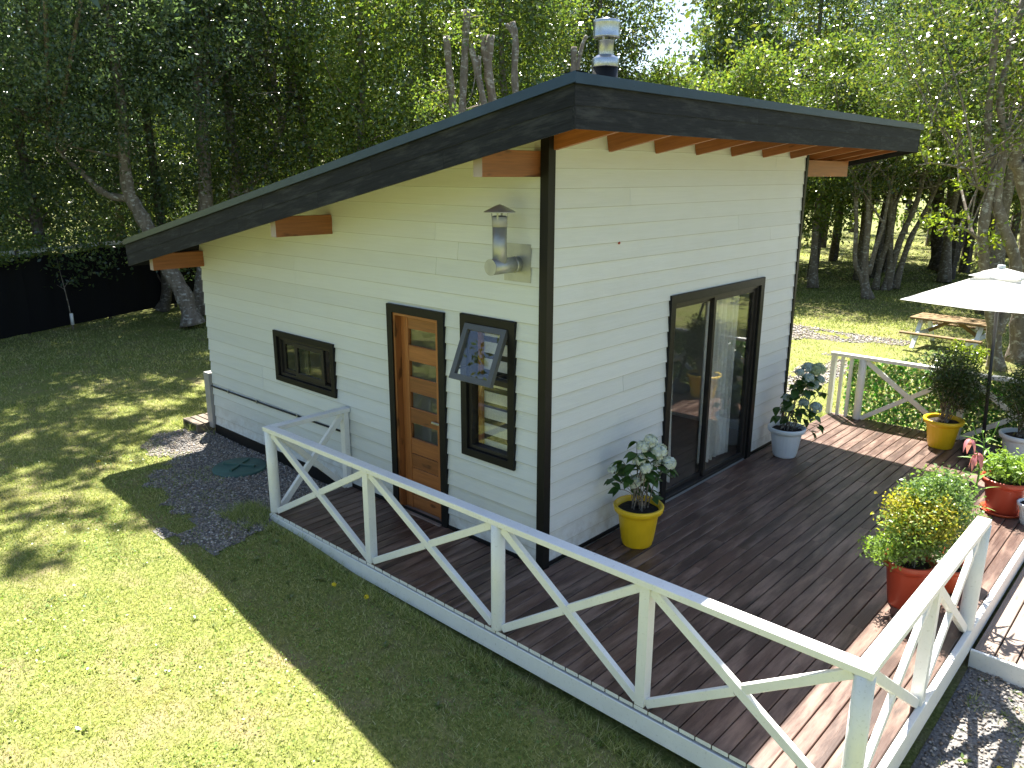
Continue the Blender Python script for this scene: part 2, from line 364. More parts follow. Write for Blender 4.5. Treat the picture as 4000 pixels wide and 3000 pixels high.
bed('gravel_path', in_far_gravel, 6.6, 13.6, .9, 3.7, .1, '')
def pebbles(name, fn, x0, x1, y0, y1, n, size):
    p = RNG.uniform((x0, y0), (x1, y1), (n, 2)); k = fn(p[:,0], p[:,1]); 
    if name != 'far': k &= ~under(p[:,0], p[:,1])
    p = p[k]; n = len(p); sz = size*RNG.uniform(.5, 1.5, n)
    base = np.array([(1,0,0),(0,1,0),(-1,0,0),(0,-1,0),(0,0,.6),(0,0,-.6)], float)
    faces = np.array([(0,1,4),(1,2,4),(2,3,4),(3,0,4),(1,0,5),(2,1,5),(3,2,5),(0,3,5)])
    rot = RNG.uniform(0, 6.28, n); v = base[None]*RNG.uniform(.6, 1.2, (n, 6, 1)); v = v+RNG.normal(0, .12, v.shape)
    c, s_ = np.cos(rot)[:,None], np.sin(rot)[:,None]
    vx = v[...,0]*c-v[...,1]*s_; vy = v[...,0]*s_+v[...,1]*c
    V = np.stack([vx, vy, v[...,2]], -1)*sz[:,None,None]; V[...,0] += p[:,0][:,None]; V[...,1] += p[:,1][:,None]; V[...,2] += (gz(p[:,0], p[:,1])+.005+sz*.2)[:,None]
    F = (faces[None]+6*np.arange(n)[:,None,None]).reshape(-1, 3)
    me = bpy.data.meshes.new('gravel'); me.vertices.add(n*6); me.vertices.foreach_set('co', V.astype(np.float32).ravel())
    me.loops.add(F.size); me.loops.foreach_set('vertex_index', F.astype(np.int32).ravel()); me.polygons.add(len(F)); me.polygons.foreach_set('loop_start', np.arange(0, F.size, 3, dtype=np.int32)); me.polygons.foreach_set('loop_total', np.full(len(F), 3, np.int32)); me.update(calc_edges=True)
    return tag(link('gravel', me, None, 'pebble'), kind='stuff')
pebbles('left', in_left_gravel, -2.4, .1, 2.2, 6.5, 26000, .0125)
pebbles('right', in_right_gravel, -.8, 3.4, -5.5, -3., 12000, .0135)
pebbles('far', in_far_gravel, 6.6, 13.6, .9, 3.7, 6000, .026)

# ------------------------------------------------------------------ cabin
W_, L_, EX = 4.716, 5.759, .152
SL = .199
def zr(y): return 3.897-SL*(y+.822)            # top of the roof
RX0, RX1, RY0, RY1 = -.735, 6.13, -.822, 6.213
cabin = empty('cabin'); tag(cabin, 'small white clapboard cabin with black trim and a sloping dark mono-pitch roof', 'cabin')
ROT_L = Matrix.Rotation(-math.pi/2, 4, 'Z')     # local x -> -y world, outward = local -y
OPEN_L = [(-1.977+.03, -1.17-.03, 0.0, 2.07), (-.952+.03, -.304-.03, .852, 2.095), (-4.091+.03, -2.906-.03, .99, 1.524)]
OPEN_F = [(1.826+.03, 3.831-.03, 0.0, 2.14)]
def subtract(a, b, z0, z1, ops):
    out = []; br = sorted({a, b, *[s for o in ops for s in o[:2] if a < s < b]})
    for p, q in zip(br[:-1], br[1:]):
        iv = [(z0, z1)]
        for o in ops:
            if o[0] < (p+q)/2 < o[1]:
                nv = []
                for u, v in iv:
                    if o[3] <= u or o[2] >= v: nv.append((u, v)); continue
                    if o[2] > u: nv.append((u, o[2]))
                    if o[3] < v: nv.append((o[3], v))
                iv = nv
        out += [(p, q, u, v) for u, v in iv if v-u > .004]
    return out
def clip(poly, f):
    out = []
    for i in range(len(poly)):
        p, q = poly[i], poly[(i+1) % len(poly)]; a, b = f(*p), f(*q)
        if a >= 0: out.append(p)
        if a*b < 0: t = a/(a-b); out.append((p[0]+(q[0]-p[0])*t, p[1]+(q[1]-p[1])*t))
    return out
def split_runs(g):
    """pieces of one course that an opening separates become boards of their own"""
    n = 8; runs = []; out = []
    pieces = g.pieces if hasattr(g, 'pieces') else []
    for po, fr, bk in pieces:
        lo, hi = min(p[0] for p in po), max(p[0] for p in po)
        zl, zh = min(p[1] for p in po), max(p[1] for p in po)
        for r in runs:
            if any(abs(lo-b) < 1e-6 and zl < d-1e-6 and zh > c+1e-6 for a, b, c, d in r[0]): r[0].append((lo, hi, zl, zh)); r[1].append((po, fr, bk)); break
        else: runs.append(([(lo, hi, zl, zh)], [(po, fr, bk)]))
    for _, ps in runs:
        q = Geo()
        for p in ps: q.prism(*p)
        out.append(q)
    return out
def cladding(s0, s1, ops, top, mtx, zmax):
    for k in range(int(zmax/EX)+1):
        z0 = k*EX; z1 = z0+EX
        cuts = [s0, s1]
        r = random.random()
        if r < .55: cuts.insert(1, s0+(s1-s0)*random.choice((.23, .38, .52, .66, .78, .83)))
        for a, b in zip(cuts[:-1], cuts[1:]):
            a2 = a+(.0015 if a != s0 else 0); b2 = b-(.0015 if b != s1 else 0); g = Geo(); g.pieces = []
            for p, q, u, v in subtract(a2, b2, z0, z1, ops):
                po = clip([(p, u), (q, u), (q, v), (p, v)], lambda s, z: top(s)-z)
                if len(po) > 2: g.pieces.append((po, lambda s, z: -(.024-.016*(z-z0)/EX), lambda s, z: -.0005))
            for g in split_runs(g):
                cx = sum(x[0] for x in g.v)/len(g.v); g.v = [(x-cx, y, z-z0) for x, y, z in g.v]
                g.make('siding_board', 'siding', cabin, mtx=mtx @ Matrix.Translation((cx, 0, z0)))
topL = lambda s: zr(-s)-.11
topF = lambda s: zr(0)-.11
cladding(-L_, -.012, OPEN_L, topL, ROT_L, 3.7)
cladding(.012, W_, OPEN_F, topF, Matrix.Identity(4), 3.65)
def frame_geo(s0, s1, z0, z1, wd, y0, y1, bottom=True, g=None):
    g = g or Geo()
    def vbar(a, b, c, d): g.box(a, b, y0, y1, c, d)
    vbar(s0, s0+wd, z0, z1); vbar(s1-wd, s1, z0, z1); vbar(s0+wd, s1-wd, z1-wd, z1)
    if bottom: vbar(s0+wd, s1-wd, z0, z0+wd)
    return g
def pane(name, s0, s1, z0, z1, y, parent, mtx=None):
    return link(name, pymesh(name, [(s0,y,z0),(s1,y,z0),(s1,y,z1),(s0,y,z1),(s0,y+.006,z0),(s1,y+.006,z0),(s1,y+.006,z1),(s0,y+.006,z1)], [(0,1,2,3),(7,6,5,4),(0,4,5,1),(1,5,6,2),(2,6,7,3),(3,7,4,0)]), parent, 'glass', mtx)
def core(s0, s1, ops, top, mtx, name, zb=-.12):
    g = Geo()
    for p, q, u, v in subtract(s0, s1, zb, 3.75, ops):
        po = clip([(p, u), (q, u), (q, v), (p, v)], lambda s, z: top(s)-z)
        if len(po) > 2: g.prism(po, lambda s, z: 0., lambda s, z: .10)
    g.make(name, 'interior', cabin, mtx=mtx)
core(-L_+.1, -.10, [(a, b, c, d) for a, b, c, d in OPEN_L], topL, ROT_L, 'wall')
core(0.0, W_, OPEN_F, topF, Matrix.Identity(4), 'wall')
def plain_wall(mtx, s0, s1, op, top):
    g = Geo()
    for p, q, u, v in subtract(s0, s1, -.12, 3.75, [op]):
        po = clip([(p, u), (q, u), (q, v), (p, v)], lambda s, z: top(s)-z)
        if len(po) > 2: g.prism(po, lambda s, z: -.02, lambda s, z: .09)
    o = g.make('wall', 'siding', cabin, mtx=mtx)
    k = frame_geo(op[0]-.06, op[1]+.06, op[2]-.06, op[3]+.06, .07, -.045, -.0205).make('window', 'black_trim', cabin, mtx=mtx); pane('pane', op[0], op[1], op[2], op[3], .03, k)  # made-up window in an unseen wall, added to let daylight into the interior
plain_wall(Matrix.Translation((0, L_, 0)) @ Matrix.Rotation(math.pi, 4, 'Z'), -W_, 0, (-4.0, -2.0, .7, 1.8), lambda s: topL(-L_))
plain_wall(Matrix.Translation((W_, 0, 0)) @ Matrix.Rotation(math.pi/2, 4, 'Z'), .1, L_-.1, (3.2, 4.8, .7, 2.0), lambda s: topL(-s))
Geo().box(.1, W_-.1, .1, L_-.1, -.1, .015).make('interior_floor', 'interior_floor', cabin)
# inner partition behind the small side window
Geo().box(.101, 3.2, 2.30, 2.36, .016, 3.05).make('partition_wall', 'interior', cabin)
# corner and base trims
TW, TP = .048, .034
zt0 = zr(0)-.11
g = Geo(); g.box(-TP, TW, -TP, -.021, -.03, zt0); g.box(-TP, -.021, -.021, TW, -.03, zt0); g.make('corner_trim', 'black_trim', cabin)
g = Geo(); g.box(W_-.02, W_+TP, -TP, -.0215, -.03, zt0); g.box(W_+.021, W_+TP, -.0215, .07, -.03, zt0); g.make('corner_trim', 'black_trim', cabin)
Geo().box(-.032, -.0215, TW+.002, L_, -.11, .035).make('base_trim', 'black_trim', cabin)
Geo().box(TW+.002, 1.82, -.032, -.0215, .0, .04).make('base_trim', 'black_trim', cabin)
Geo().box(3.84, W_-.022, -.032, -.0215, .0, .04).make('base_trim', 'black_trim', cabin)
# roof -------------------------------------------------------------
XW, YW = Vector((1,0,0)), Vector((0,1,-SL)).normalized()
def roof_pt(x, y, d=0.): return Vector((x, y, zr(y)-d))
g = Geo()   # sheet metal roof with raised ribs
nr = 34
ys = (RY0+.012, RY1-.012)
prof = []
for i in range(nr):
    x = RX0+.012+(RX1-RX0-.024)*i/nr; dx = (RX1-RX0-.024)/nr
    prof += [(x, -.012), (x+dx*.7, -.012), (x+dx*.78, .006), (x+dx*.92, .006)]
prof.append((RX1-.012, -.012))
v = []; 
for y in ys:
    for x, h in prof: v.append((x, y, zr(y)+h))
n = len(prof); f = [(i, i+1, n+i+1, n+i) for i in range(n-1)]
link('roof_panel', pymesh('roof_panel', v, f), cabin, 'roof_metal')
def slab(name, d0, d1, x0, x1, y0, y1, mat):
    c = [(x, y) for x, y in ((x0,y0),(x1,y0),(x1,y1),(x0,y1))]
    v = [(x, y, zr(y)-d1) for x, y in c]+[(x, y, zr(y)-d0) for x, y in c]
    link(name, pymesh(name, v, [(3,2,1,0),(4,5,6,7),(0,1,5,4),(1,2,6,5),(2,3,7,6),(3,0,4,7)]), cabin, mat)
slab('roof_deck', .03, .10, RX0+.03, RX1-.03, RY0+.03, RY1-.03, 'orange_wood')
# soffit boards under the rake and eaves
for i in range(8):
    y0 = RY0+.035+i*(RY1-RY0-.07)/8; y1 = y0+(RY1-RY0-.07)/8-.003
    slab('soffit_board', .102, .112, RX0+.034, -.036, y0, y1, 'orange_wood')
    slab('soffit_board', .102, .112, W_+.036, RX1-.034, y0, y1, 'orange_wood')
# rafters: seen under the front eave
for i in range(9):
    x = .045+.70*i
    if i == 8: x = 5.55
    y0, y1 = RY0+.034, (-.004 if x < W_ else RY1-.05)
    if x < W_: y1 = -.022
    d = .188
    bar('rafter', roof_pt(x, y0, d), roof_pt(x, y1, d), .045, .145, 'orange_wood', cabin, c=.002)
bar('rafter', roof_pt(4.95, RY0+.034, .188), roof_pt(4.95, RY1-.05, .188), .045, .145, 'orange_wood', cabin)
bar('rafter', roof_pt(6.06, RY0+.034, .188), roof_pt(6.06, RY1-.05, .188), .045, .145, 'orange_wood', cabin)
for x in (-.66, -.3): pass
# fascia: two rows, in lengths, along front eave, both rakes and the back
def fascia_run(a, b, outv, cuts_u, cuts_l):
    a, b = Vector(a), Vector(b); tilt = Vector((0, 0, 1))
    for (d0, d1, th, cuts) in ((.055, .183, .022, cuts_u), (.18, .322, .017, cuts_l)):
        cs = [0]+cuts+[1]
        for p, q in zip(cs[:-1], cs[1:]):
            pa, pb = a.lerp(b, p), a.lerp(b, q); e = (pb-pa).normalized()*.0008
            pa, pb = pa+e, pb-e
            off = Vector(outv)*(th/2-.02)
            v = []
            for pt in (pa, pb):
                for o_ in (-th/2, th/2):
                    for d in (d1, d0): v.append(tuple(pt+off+Vector(outv)*o_-tilt*d))
            c = sum((Vector(x) for x in v), Vector())/8
            xa = (b-a).normalized(); za = Vector((0,0,1)); ya = za.cross(xa).normalized(); za = xa.cross(ya)
            R3 = Matrix((xa, ya, za)); v = [tuple(R3 @ (Vector(x)-c)) for x in v]
            m = R3.transposed().to_4x4(); m.translation = c
            F = [(0,1,3,2),(4,6,7,5),(0,4,5,1),(2,3,7,6),(0,2,6,4),(1,5,7,3)]
            me = pymesh('fascia_board', v, F); me.validate(); 
            link('fascia_board', me, cabin, 'fascia', m)
P00, P10, P11, P01 = roof_pt(RX0, RY0), roof_pt(RX1, RY0), roof_pt(RX1, RY1), roof_pt(RX0, RY1)
fascia_run(P00, P10, (0,-1,0), [.36, .70], [.53, .8])
fascia_run(P01, P00, (-1,0,0), [.22, .47, .71], [.33, .40, .60, .83])
fascia_run(P10, P11, (1,0,0), [.3, .6], [.45])
fascia_run(P11, P01, (0,1,0), [.4], [.6])
def flash(a, b, outv):
    a, b = Vector(a), Vector(b); o_ = Vector(outv); g = Geo(); up = Vector((0,0,1))
    sec = [(-.09, .004), (.026, .004), (.026, -.060), (.021, -.063), (.021, .0), (-.09, .0)]
    v = [tuple(p+o_*s+up*z) for p in (a, b) for s, z in sec]
    f = [(i, (i+1) % 6, 6+(i+1) % 6, 6+i) for i in range(6)]
    link('roof_flashing', pymesh('roof_flashing', v, f), cabin, 'flashing')
ex = .026
flash(P00+Vector((-ex,0,0)), P10+Vector((ex,0,0)), (0,-1,0)); flash(P01+Vector((0,.0,.0021)), P00+Vector((0,-.0262,.0021+.0262*SL)), (-1,0,0)); flash(P10+Vector((0,-.0262,.0021+.0262*SL)), P11+Vector((0,0,.0021)), (1,0,0)); flash(P11, P01, (0,1,0))
# outlooker beams carrying the rakes
for y, zt in ((.095, 3.472), (2.87, 2.90), (5.70, 2.35)):
    bar('beam', (-.66, y, zt-.095), (-.0205, y, zt-.095), .09, .19, 'orange_wood', cabin, c=.002, endmat='end_grain')
bar('beam', (W_+.035, .01, 3.375), (6.0, .01, 3.375), .09, .19, 'orange_wood', cabin, c=.002, endmat='end_grain')
bar('beam', (W_+.035, 2.87, 2.805), (6.0, 2.87, 2.805), .09, .19, 'orange_wood', cabin, c=.002, endmat='end_grain')
# ---- parts on walls, built in wall coordinates (s, -out, z)
# entrance door
s0, s1, zt = -1.977, -1.17, 2.10
door = frame_geo(s0, s1, -.02, zt, .078, -.045, -.0005, bottom=False).make('door', 'black_trim', cabin, mtx=ROT_L)
def wbar(name, a, b, wd, th, mat, par, up=(0,-1,0)): return bar(name, a, b, wd, th, mat, par, up=up, c=.002)
for s in (s0+.0785+.0125, s1-.0785-.0125): wbar('jamb', (s, .035, 0), (s, .035, zt-.08), .025, .13, 'door_wood', door)
wbar('jamb', (s0+.104, .035, zt-.093), (s1-.104, .035, zt-.093), .025, .13, 'door_wood', door)
a, b = s0+.106, s1-.106
wbar('stile', (a+.05, .065, .01), (a+.05, .065, zt-.107), .10, .045, 'door_wood', door)
wbar('stile', (b-.05, .065, .01), (b-.05, .065, zt-.107), .10, .045, 'door_wood', door)
lites = [(1.70, 1.865), (1.385, 1.55), (1.07, 1.235), (.755, .92)]
edges = [zt-.107]+[z for l in lites for z in (l[1], l[0])]+[.755]
rails = [(1.865, zt-.107), (1.55, 1.70), (1.235, 1.385), (.92, 1.07), (.60, .755), (.45, .597), (.30, .447), (.155, .297), (.012, .152)]
for z0, z1 in rails: wbar('rail', (a+.1005, .067, (z0+z1)/2), (b-.1005, .067, (z0+z1)/2), z1-z0-.003, .036, 'door_wood', door)
for z0, z1 in lites:
    pane('pane', a+.1, b-.1, z0, z1, .067, door)
    wbar('glazing_bead', (a+.1, .053, z0+.005), (b-.1, .053, z0+.005), .010, .012, 'door_wood', door)
wbar('threshold', (s0+.08, .0, -.005), (s1-.08, .0, -.005), .03, .14, 'step_wood', door)
wbar('handle', (b-.03, .02, 1.0), (b-.15, .02, 1.0), .02, .02, 'galv', door)
# tall window with an awning sash open
s0, s1, z0, z1 = -.952, -.304, .822, 2.125
win = frame_geo(s0, s1, z0, z1, .072, -.045, -.0005).make('window', 'black_trim', cabin, mtx=ROT_L)
fi = frame_geo(s0+.073, s1-.073, z0+.073, z1-.073, .034, -.012, .07); fi.box(s0+.108, s1-.108, -.01, .068, 1.535, 1.585); fi.make('frame', 'dark_alu', win)
pane('pane', s0+.107, s1-.107, z0+.107, 1.535, .03, win)
Geo().box(s0+.108, s0+.15, .071, .105, z0+.06, z1-.06).make('lining', 'door_wood', win)
hz = 2.045; ang = math.radians(24); hm = Matrix.Translation((0, -.035, hz)) @ Matrix.Rotation(-ang, 4, 'X') @ Matrix.Translation((0, 0, -hz))
sash = frame_geo(s0+.076, s1-.076, 1.545, hz, .052, -.022, .018).make('sash', 'grey_alu', win, mtx=hm)
pane('pane', s0+.127, s1-.127, 1.596, hz-.051, -.002, win, hm)
Geo().box(s0+.09, s0+.10, -.16, -.03, 1.66, 1.672).make('stay_arm', 'dark_alu', win); Geo().box(s1-.10, s1-.09, -.16, -.03, 1.66, 1.672).make('stay_arm', 'dark_alu', win)
# small sliding window
s0, s1, z0, z1 = -4.091, -2.906, .96, 1.554
win2 = frame_geo(s0, s1, z0, z1, .065, -.045, -.0005).make('window', 'black_trim', cabin, mtx=ROT_L); win2['label'] = 'small wide sliding window'
frame_geo(s0+.066, s1-.066, z0+.066, z1-.066, .036, -.012, .07).make('frame', 'dark_alu', win2)
frame_geo(s0+.10, s0+.62, z0+.10, z1-.10, .05, .012, .038).make('sash', 'dark_alu', win2); pane('pane', s0+.15, s0+.57, z0+.15, z1-.15, .02, win2)
frame_geo(s0+.40, s1-.22, z0+.10, z1-.10, .05, -.020, .010).make('sash', 'dark_alu', win2); pane('pane', s0+.45, s1-.27, z0+.15, z1-.15, -.008, win2)
pane('pane', s1-.219, s1-.102, z0+.10, z1-.10, .045, win2)
# sliding glass door on the deck side
s0, s1, zt = 1.826, 3.831, 2.174
sd = frame_geo(s0, s1, -.02, zt, .085, -.045, -.0005, bottom=False).make('sliding_door', 'black_trim', cabin)
fr = frame_geo(s0+.086, s1-.086, .0, zt-.086, .03, -.015, .085); fr.make('frame', 'dark_alu', sd)
mid = 2.80
frame_geo(s0+.117, mid+.03, .031, zt-.117, .045, .045, .072).make('sash', 'dark_alu', sd); pane('pane', s0+.162, mid-.015, .076, zt-.162, .058, sd)
frame_geo(mid-.03, s1-.117, .031, zt-.117, .045, .008, .036).make('sash', 'dark_alu', sd); pane('pane', mid+.015, s1-.162, .076, zt-.162, .022, sd)
Geo().box(s0+.122, s0+.15, .02, .044, .85, 1.10).make('handle', 'black_trim', sd)
# wall vent
vent = Geo().prism([(-.435, 2.46), (-.145, 2.46), (-.145, 2.765), (-.435, 2.765)], lambda s, z: -.024, lambda s, z: -.021).make('vent_pipe', 'galv_dull', cabin, mtx=ROT_L)
Y = Vector((0,1,0))
def cyl(name, p0, p1, r, mat, par, n=28, r1=None, mtx=None, cap=True):
    o = Geo().tube([p0, p1], [r, r if r1 is None else r1], n, cap).make(name, mat, par, False, mtx)
    me = o.data; sm = [len(p.vertices) == 4 for p in me.polygons]; me.polygons.foreach_set('use_smooth', sm); return o
cyl('tee_pipe', (-.29, -.025, 2.60), (-.29, -.33, 2.60), .062, 'galv_dull', vent)
cyl('tee_end', (-.29, -.331, 2.60), (-.29, -.337, 2.60), .064, 'galv_dull', vent)
cyl('clamp', (-.29, -.06, 2.60), (-.29, -.085, 2.60), .066, 'galv_dull', vent)
cyl('riser_pipe', (-.29, -.23, 2.60), (-.29, -.23, 2.905), .057, 'galv_dull', vent)
cyl('collar', (-.29, -.23, 2.906), (-.29, -.23, 2.985), .0605, 'grey_box', vent)
cyl('inner_throat', (-.29, -.23, 2.986), (-.29, -.23, 2.99), .05, 'black_trim', vent)
for k in range(4):
    q = k*math.pi/2+.5; c_, s_ = math.cos(q), math.sin(q)
    bar('strap', (-.29+.06*c_, -.23+.06*s_, 2.96), (-.29+.066*c_, -.23+.066*s_, 3.03), .014, .003, 'galv_dull', vent, up=(c_, s_, 0))
cg = Geo().lathe([(.001, 3.078), (.03, 3.068), (.12, 3.024), (.124, 3.016), (.118, 3.016), (.06, 3.04), (.001, 3.06)], 32, -.29, -.23).make('cone_cap', 'galv_dull', vent, True)
# chimney
cx, cy = 1.56, .64; zb = zr(cy)
ch = Geo().lathe([(.001, zb-.03), (.118, zb-.03), (.118, 4.255), (.001, 4.256)], 36, cx, cy).make('chimney', 'black_trim', cabin, True)
zc = 4.256
Geo().lathe([(.001, zc), (.122, zc), (.124, zc+.006), (.124, zc+.068), (.121, zc+.074), (.074, zc+.105), (.072, zc+.106), (.001, zc+.107)], 40, cx, cy).make('base_collar', 'galv', ch, True)
Geo().lathe([(.0715, zc+.108), (.0715, zc+.222), (.074, zc+.224), (.074, zc+.232), (.06, zc+.234)], 40, cx, cy).make('flue', 'galv', ch, True)
for k in range(4):
    q = k*math.pi/2+.3; bar('strap', (cx+.068*math.cos(q), cy+.068*math.sin(q), zc+.22), (cx+.09*math.cos(q), cy+.09*math.sin(q), zc+.275), .02, .003, 'galv', ch, up=(math.cos(q), math.sin(q), 0))
pr = [(.10, zc+.250), (.122, zc+.250), (.124, zc+.262), (.122, zc+.268), (.122, zc+.372), (.124, zc+.378), (.122, zc+.385), (.120, zc+.40), (.05, zc+.413), (.03, zc+.42), (.001, zc+.432)]
Geo().lathe(pr, 40, cx, cy).make('rain_cap', 'galv', ch, True)
# cable along the side wall and the grey meter box at the back corner
cb = cyl('cable_conduit', (-5.755, -.034, .57), (-2.78, -.034, .60), .011, 'cable', cabin, 8, mtx=ROT_L)
for s in (-5.3, -4.6, -3.7): Geo().box(s-.01, s+.01, -.047, -.021, .57+.0101*(s+5.755)-.02, .57+.0101*(s+5.755)+.02).make('cable_clip', 'galv', cb)
tag(Geo().box(-.05, .12, L_+.025, L_+.16, -.02, .74, .004).make('meter_box', 'grey_box'), 'tall grey metal box at the back corner of the cabin', 'box')
# banded blind hanging inside the tall window
bl = empty('banded_blind', (.118, .63, .9)); tag(bl, 'white blind with dark horizontal mesh bands inside the tall side window', 'blind')
z = .86
while z < 2.06:
    bar('light_band', (.118-.118, -.25, z+.05-.9), (0, .27, z+.05-.9), .100, .006, 'curtain', bl, up=(1,0,0), c=.001)
    bar('dark_band', (.004, -.25, z+.126-.9), (.004, .27, z+.126-.9), .050, .004, 'dark_alu', bl, up=(1,0,0), c=.001); z += .152
# curtains
def curtain(x0, x1, folds, y, label, taper=0.):
    n = folds*8; v = []; zs = np.linspace(.06, 2.03, 9)
    for z in zs:
        for i in range(n+1):
            t = i/n; xx = x0+(x1-x0)*(t*(1-taper*(z/2)))
            v.append((xx+.012*math.sin(z*2+i), y+.035*math.sin(2*math.pi*folds*t+.5*math.sin(z*1.5))*(1-.25*z/2), z+(.015*math.sin(i*.7) if z < .1 else 0)))
    m_ = n+1; f = [(j*m_+i, j*m_+i+1, (j+1)*m_+i+1, (j+1)*m_+i) for j in range(len(zs)-1) for i in range(n)]
    tag(link('curtain', pymesh('curtain', v, f, True), None, 'curtain'), label, 'curtain', 'curtains behind the sliding door')
curtain(2.98, 3.66, 7, .19, 'wide white pleated curtain behind the right pane of the sliding door')
curtain(2.15, 2.33, 2, .19, 'white curtain strip at the left edge of the sliding door', .3)
# siding nail-head spot / small red lamp on the front wall
tag(Geo().lathe([(.001, 0), (.012, 0), (.012, .01), (.001, .012)], 10).make('wall_stud', 'red_plastic', None, True, Matrix.Translation((.94, -.017, 2.73)) @ Matrix.Rotation(math.pi/2, 4, 'X')), 'tiny dark red knob on the upper front wall', 'knob')

# ------------------------------------------------------------------ deck
deck = empty('wooden_deck', (0,0,-.2)); tag(deck, 'dark brown stained plank deck wrapping two sides of the cabin', 'deck')
DP = Matrix.Translation((0,0,.2))
def dbar(name, p0, p1, wd, th, mat, par, off=.2, **k):
    return bar(name, Vector(p0)+Vector((0,0,off)), Vector(p1)+Vector((0,0,off)), wd, th, mat, par, c=.004, **k)
PIT = .1123; y = -2.955
while y < 2.75:
    y1 = min(y+PIT-.007, 2.765)
    xa, xb = -.985, (6.30 if y < -.06 else -.034)
    cuts = [xa]
    if xb > 1:
        x = xa+random.choice((1.3, 1.9, 2.5, 3.1))
        while x < xb-.6: cuts.append(x); x += random.choice((1.8, 2.4, 3.0, 3.2))
    cuts.append(xb)
    for i, (p, q) in enumerate(zip(cuts[:-1], cuts[1:])):
        dz = random.uniform(-.0015, .0015)
        dbar('deck_board', (p+.001, (y+y1)/2, -.014+dz), (q-.0015, (y+y1)/2, -.014+dz), y1-y, .028, 'deck_wood', deck, endmat='white_paint' if i == 0 else None)
    y += PIT
dbar('edge_board', (-.972, 2.80, -.108), (-.972, -3.0, -.125), .03, .145, 'white_paint', deck)
dbar('edge_board', (-.955, -2.985, -.09), (6.30, -2.985, -.09), .042, .19, 'white_paint', deck)
dbar('edge_board', (-.955, 2.785, -.09), (-.03, 2.785, -.09), .03, .15, 'white_paint', deck)
dbar('edge_board', (6.315, -2.96, -.09), (6.315, -.03, -.09), .025, .19, 'step_wood', deck)
for y in (2.2, .7, -.8, -2.2):
    for x in (-.85, 1.2, 3.2, 5.2):
        if y > 0 and x > 0: continue
        dbar('joist_post', (x, y, -.60), (x, y, -.105), .1, .1, 'step_wood', deck)
for x in np.arange(-.8, 6.3, .6): dbar('joist', (x, -2.93, -.075), (x, -.05, -.075), .045, .09, 'bark_dark', deck)
dbar('joist', (-.5, .0, -.075), (-.5, 2.7, -.075), .045, .09, 'bark_dark', deck)
# lower step along the right side
step = empty('deck_step', (3,-3.5,-.3)); tag(step, 'lower weathered plank step along the right edge of the deck', 'step')
def sbar(name, p0, p1, wd, th, mat, **k): return bar(name, Vector(p0)-Vector((3,-3.5,-.3)), Vector(p1)-Vector((3,-3.5,-.3)), wd, th, mat, step, c=.004, **k)
y = -3.03
for i in range(9):
    sbar('step_board', (1.50, y-.065, -.182), (7.0, y-.065, -.182), .128, .03, 'step_wood'); y -= .139
sbar('edge_board', (1.482, -3.012, -.25), (1.482, y, -.25), .03, .165, 'white_paint')
sbar('edge_board', (1.5, y-.006, -.25), (7, y-.006, -.25), .03, .165, 'white_paint')

# ------------------------------------------------------------------ railings
def rround(name, x, y, z0, z1, r, par, mat='white_paint'):
    prof = [(.001, z0), (r*.98, z0), (r, z0+.01), (r, (z0+z1)/2), (r*.99, z1), (.001, z1+.001)]
    return Geo().lathe(prof, 24, x, y).make(name, mat, par, True)
def rsq(name, x, y, z0, z1, a, b, par): return Geo().box(x-a/2, x+a/2, y-b/2, y+b/2, z0, z1, .004).make(name, 'white_paint', par)
def bay(p, q, par, z0=.02, z1=.83, t=.042, flip=False):
    """X brace: one through piece and two halves butted against it"""
    p, q = Vector(p), Vector(q); a, b = p.copy(), q.copy(); d = (q-p).normalized(); up = Vector((0,0,1)).cross(d)
    A, B = Vector((p.x, p.y, z1)), Vector((q.x, q.y, z0)); C_, D_ = Vector((p.x, p.y, z0)), Vector((q.x, q.y, z1))
    if flip: A, B, C_, D_ = Vector((p.x,p.y,z0)), Vector((q.x,q.y,z1)), Vector((p.x,p.y,z1)), Vector((q.x,q.y,z0))
    bar('brace', A, B, .062, t, 'white_paint', par, up=up)
    m = (C_+D_)/2; e = (D_-C_).normalized(); gap = .031/abs(math.sin((D_-C_).angle(B-A)))
    bar('brace', C_, m-e*gap, .058, t-.004, 'white_paint', par, up=up); bar('brace', m+e*gap, D_, .058, t-.004, 'white_paint', par, up=up)
rl = empty('deck_railing', (-.94,-.4,0)); tag(rl, 'white wooden railing with X braces around the near corner of the deck', 'railing')
MI = Matrix.Translation((.94,.4,0))
RXc, RZ = -.945, .897
def fix(par):
    off = par.location
    for o in COL.objects:
        if o.parent == par: o.matrix_basis = Matrix.Translation(-off) @ o.matrix_basis
yL, yN = 2.735, -2.955
for (y, kind) in ((yL, 'r'), (1.168, 's'), (-.369, 'r'), (-1.651, 's'), (yN, 'r')):
    if kind == 'r': rround('post', RXc, y, .001, RZ-.046, .053, rl)
    else: rsq('post', RXc, y, .001, RZ-.046, .075, .07, rl)
rsq('post', -.065, yL, .001, RZ-.046, .06, .075, rl)
rsq('post', .27, yN, .001, RZ-.046, .07, .075, rl); rround('post', 1.455, yN, .001, RZ-.046, .055, rl)
bar('top_rail', (RXc, yL+.05, RZ-.0225), (RXc, yN-.05, RZ-.0225), .095, .045, 'white_paint', rl)
bar('top_rail', (RXc-.0478+.0956, yL, RZ-.0225), (-.022, yL, RZ-.0225), .095, .045, 'white_paint', rl)
bar('top_rail', (RXc+.048, yN, RZ-.0225), (1.475, yN, RZ-.0225), .095, .045, 'white_paint', rl)
for (a, b) in ((yL-.055, 1.205), (1.131, -.315), (-.424, -1.614), (-1.688, yN+.055)): bay((RXc, a, 0), (RXc, b, 0), rl)
bay((RXc+.055, yL, 0), (-.097, yL, 0), rl, flip=True)
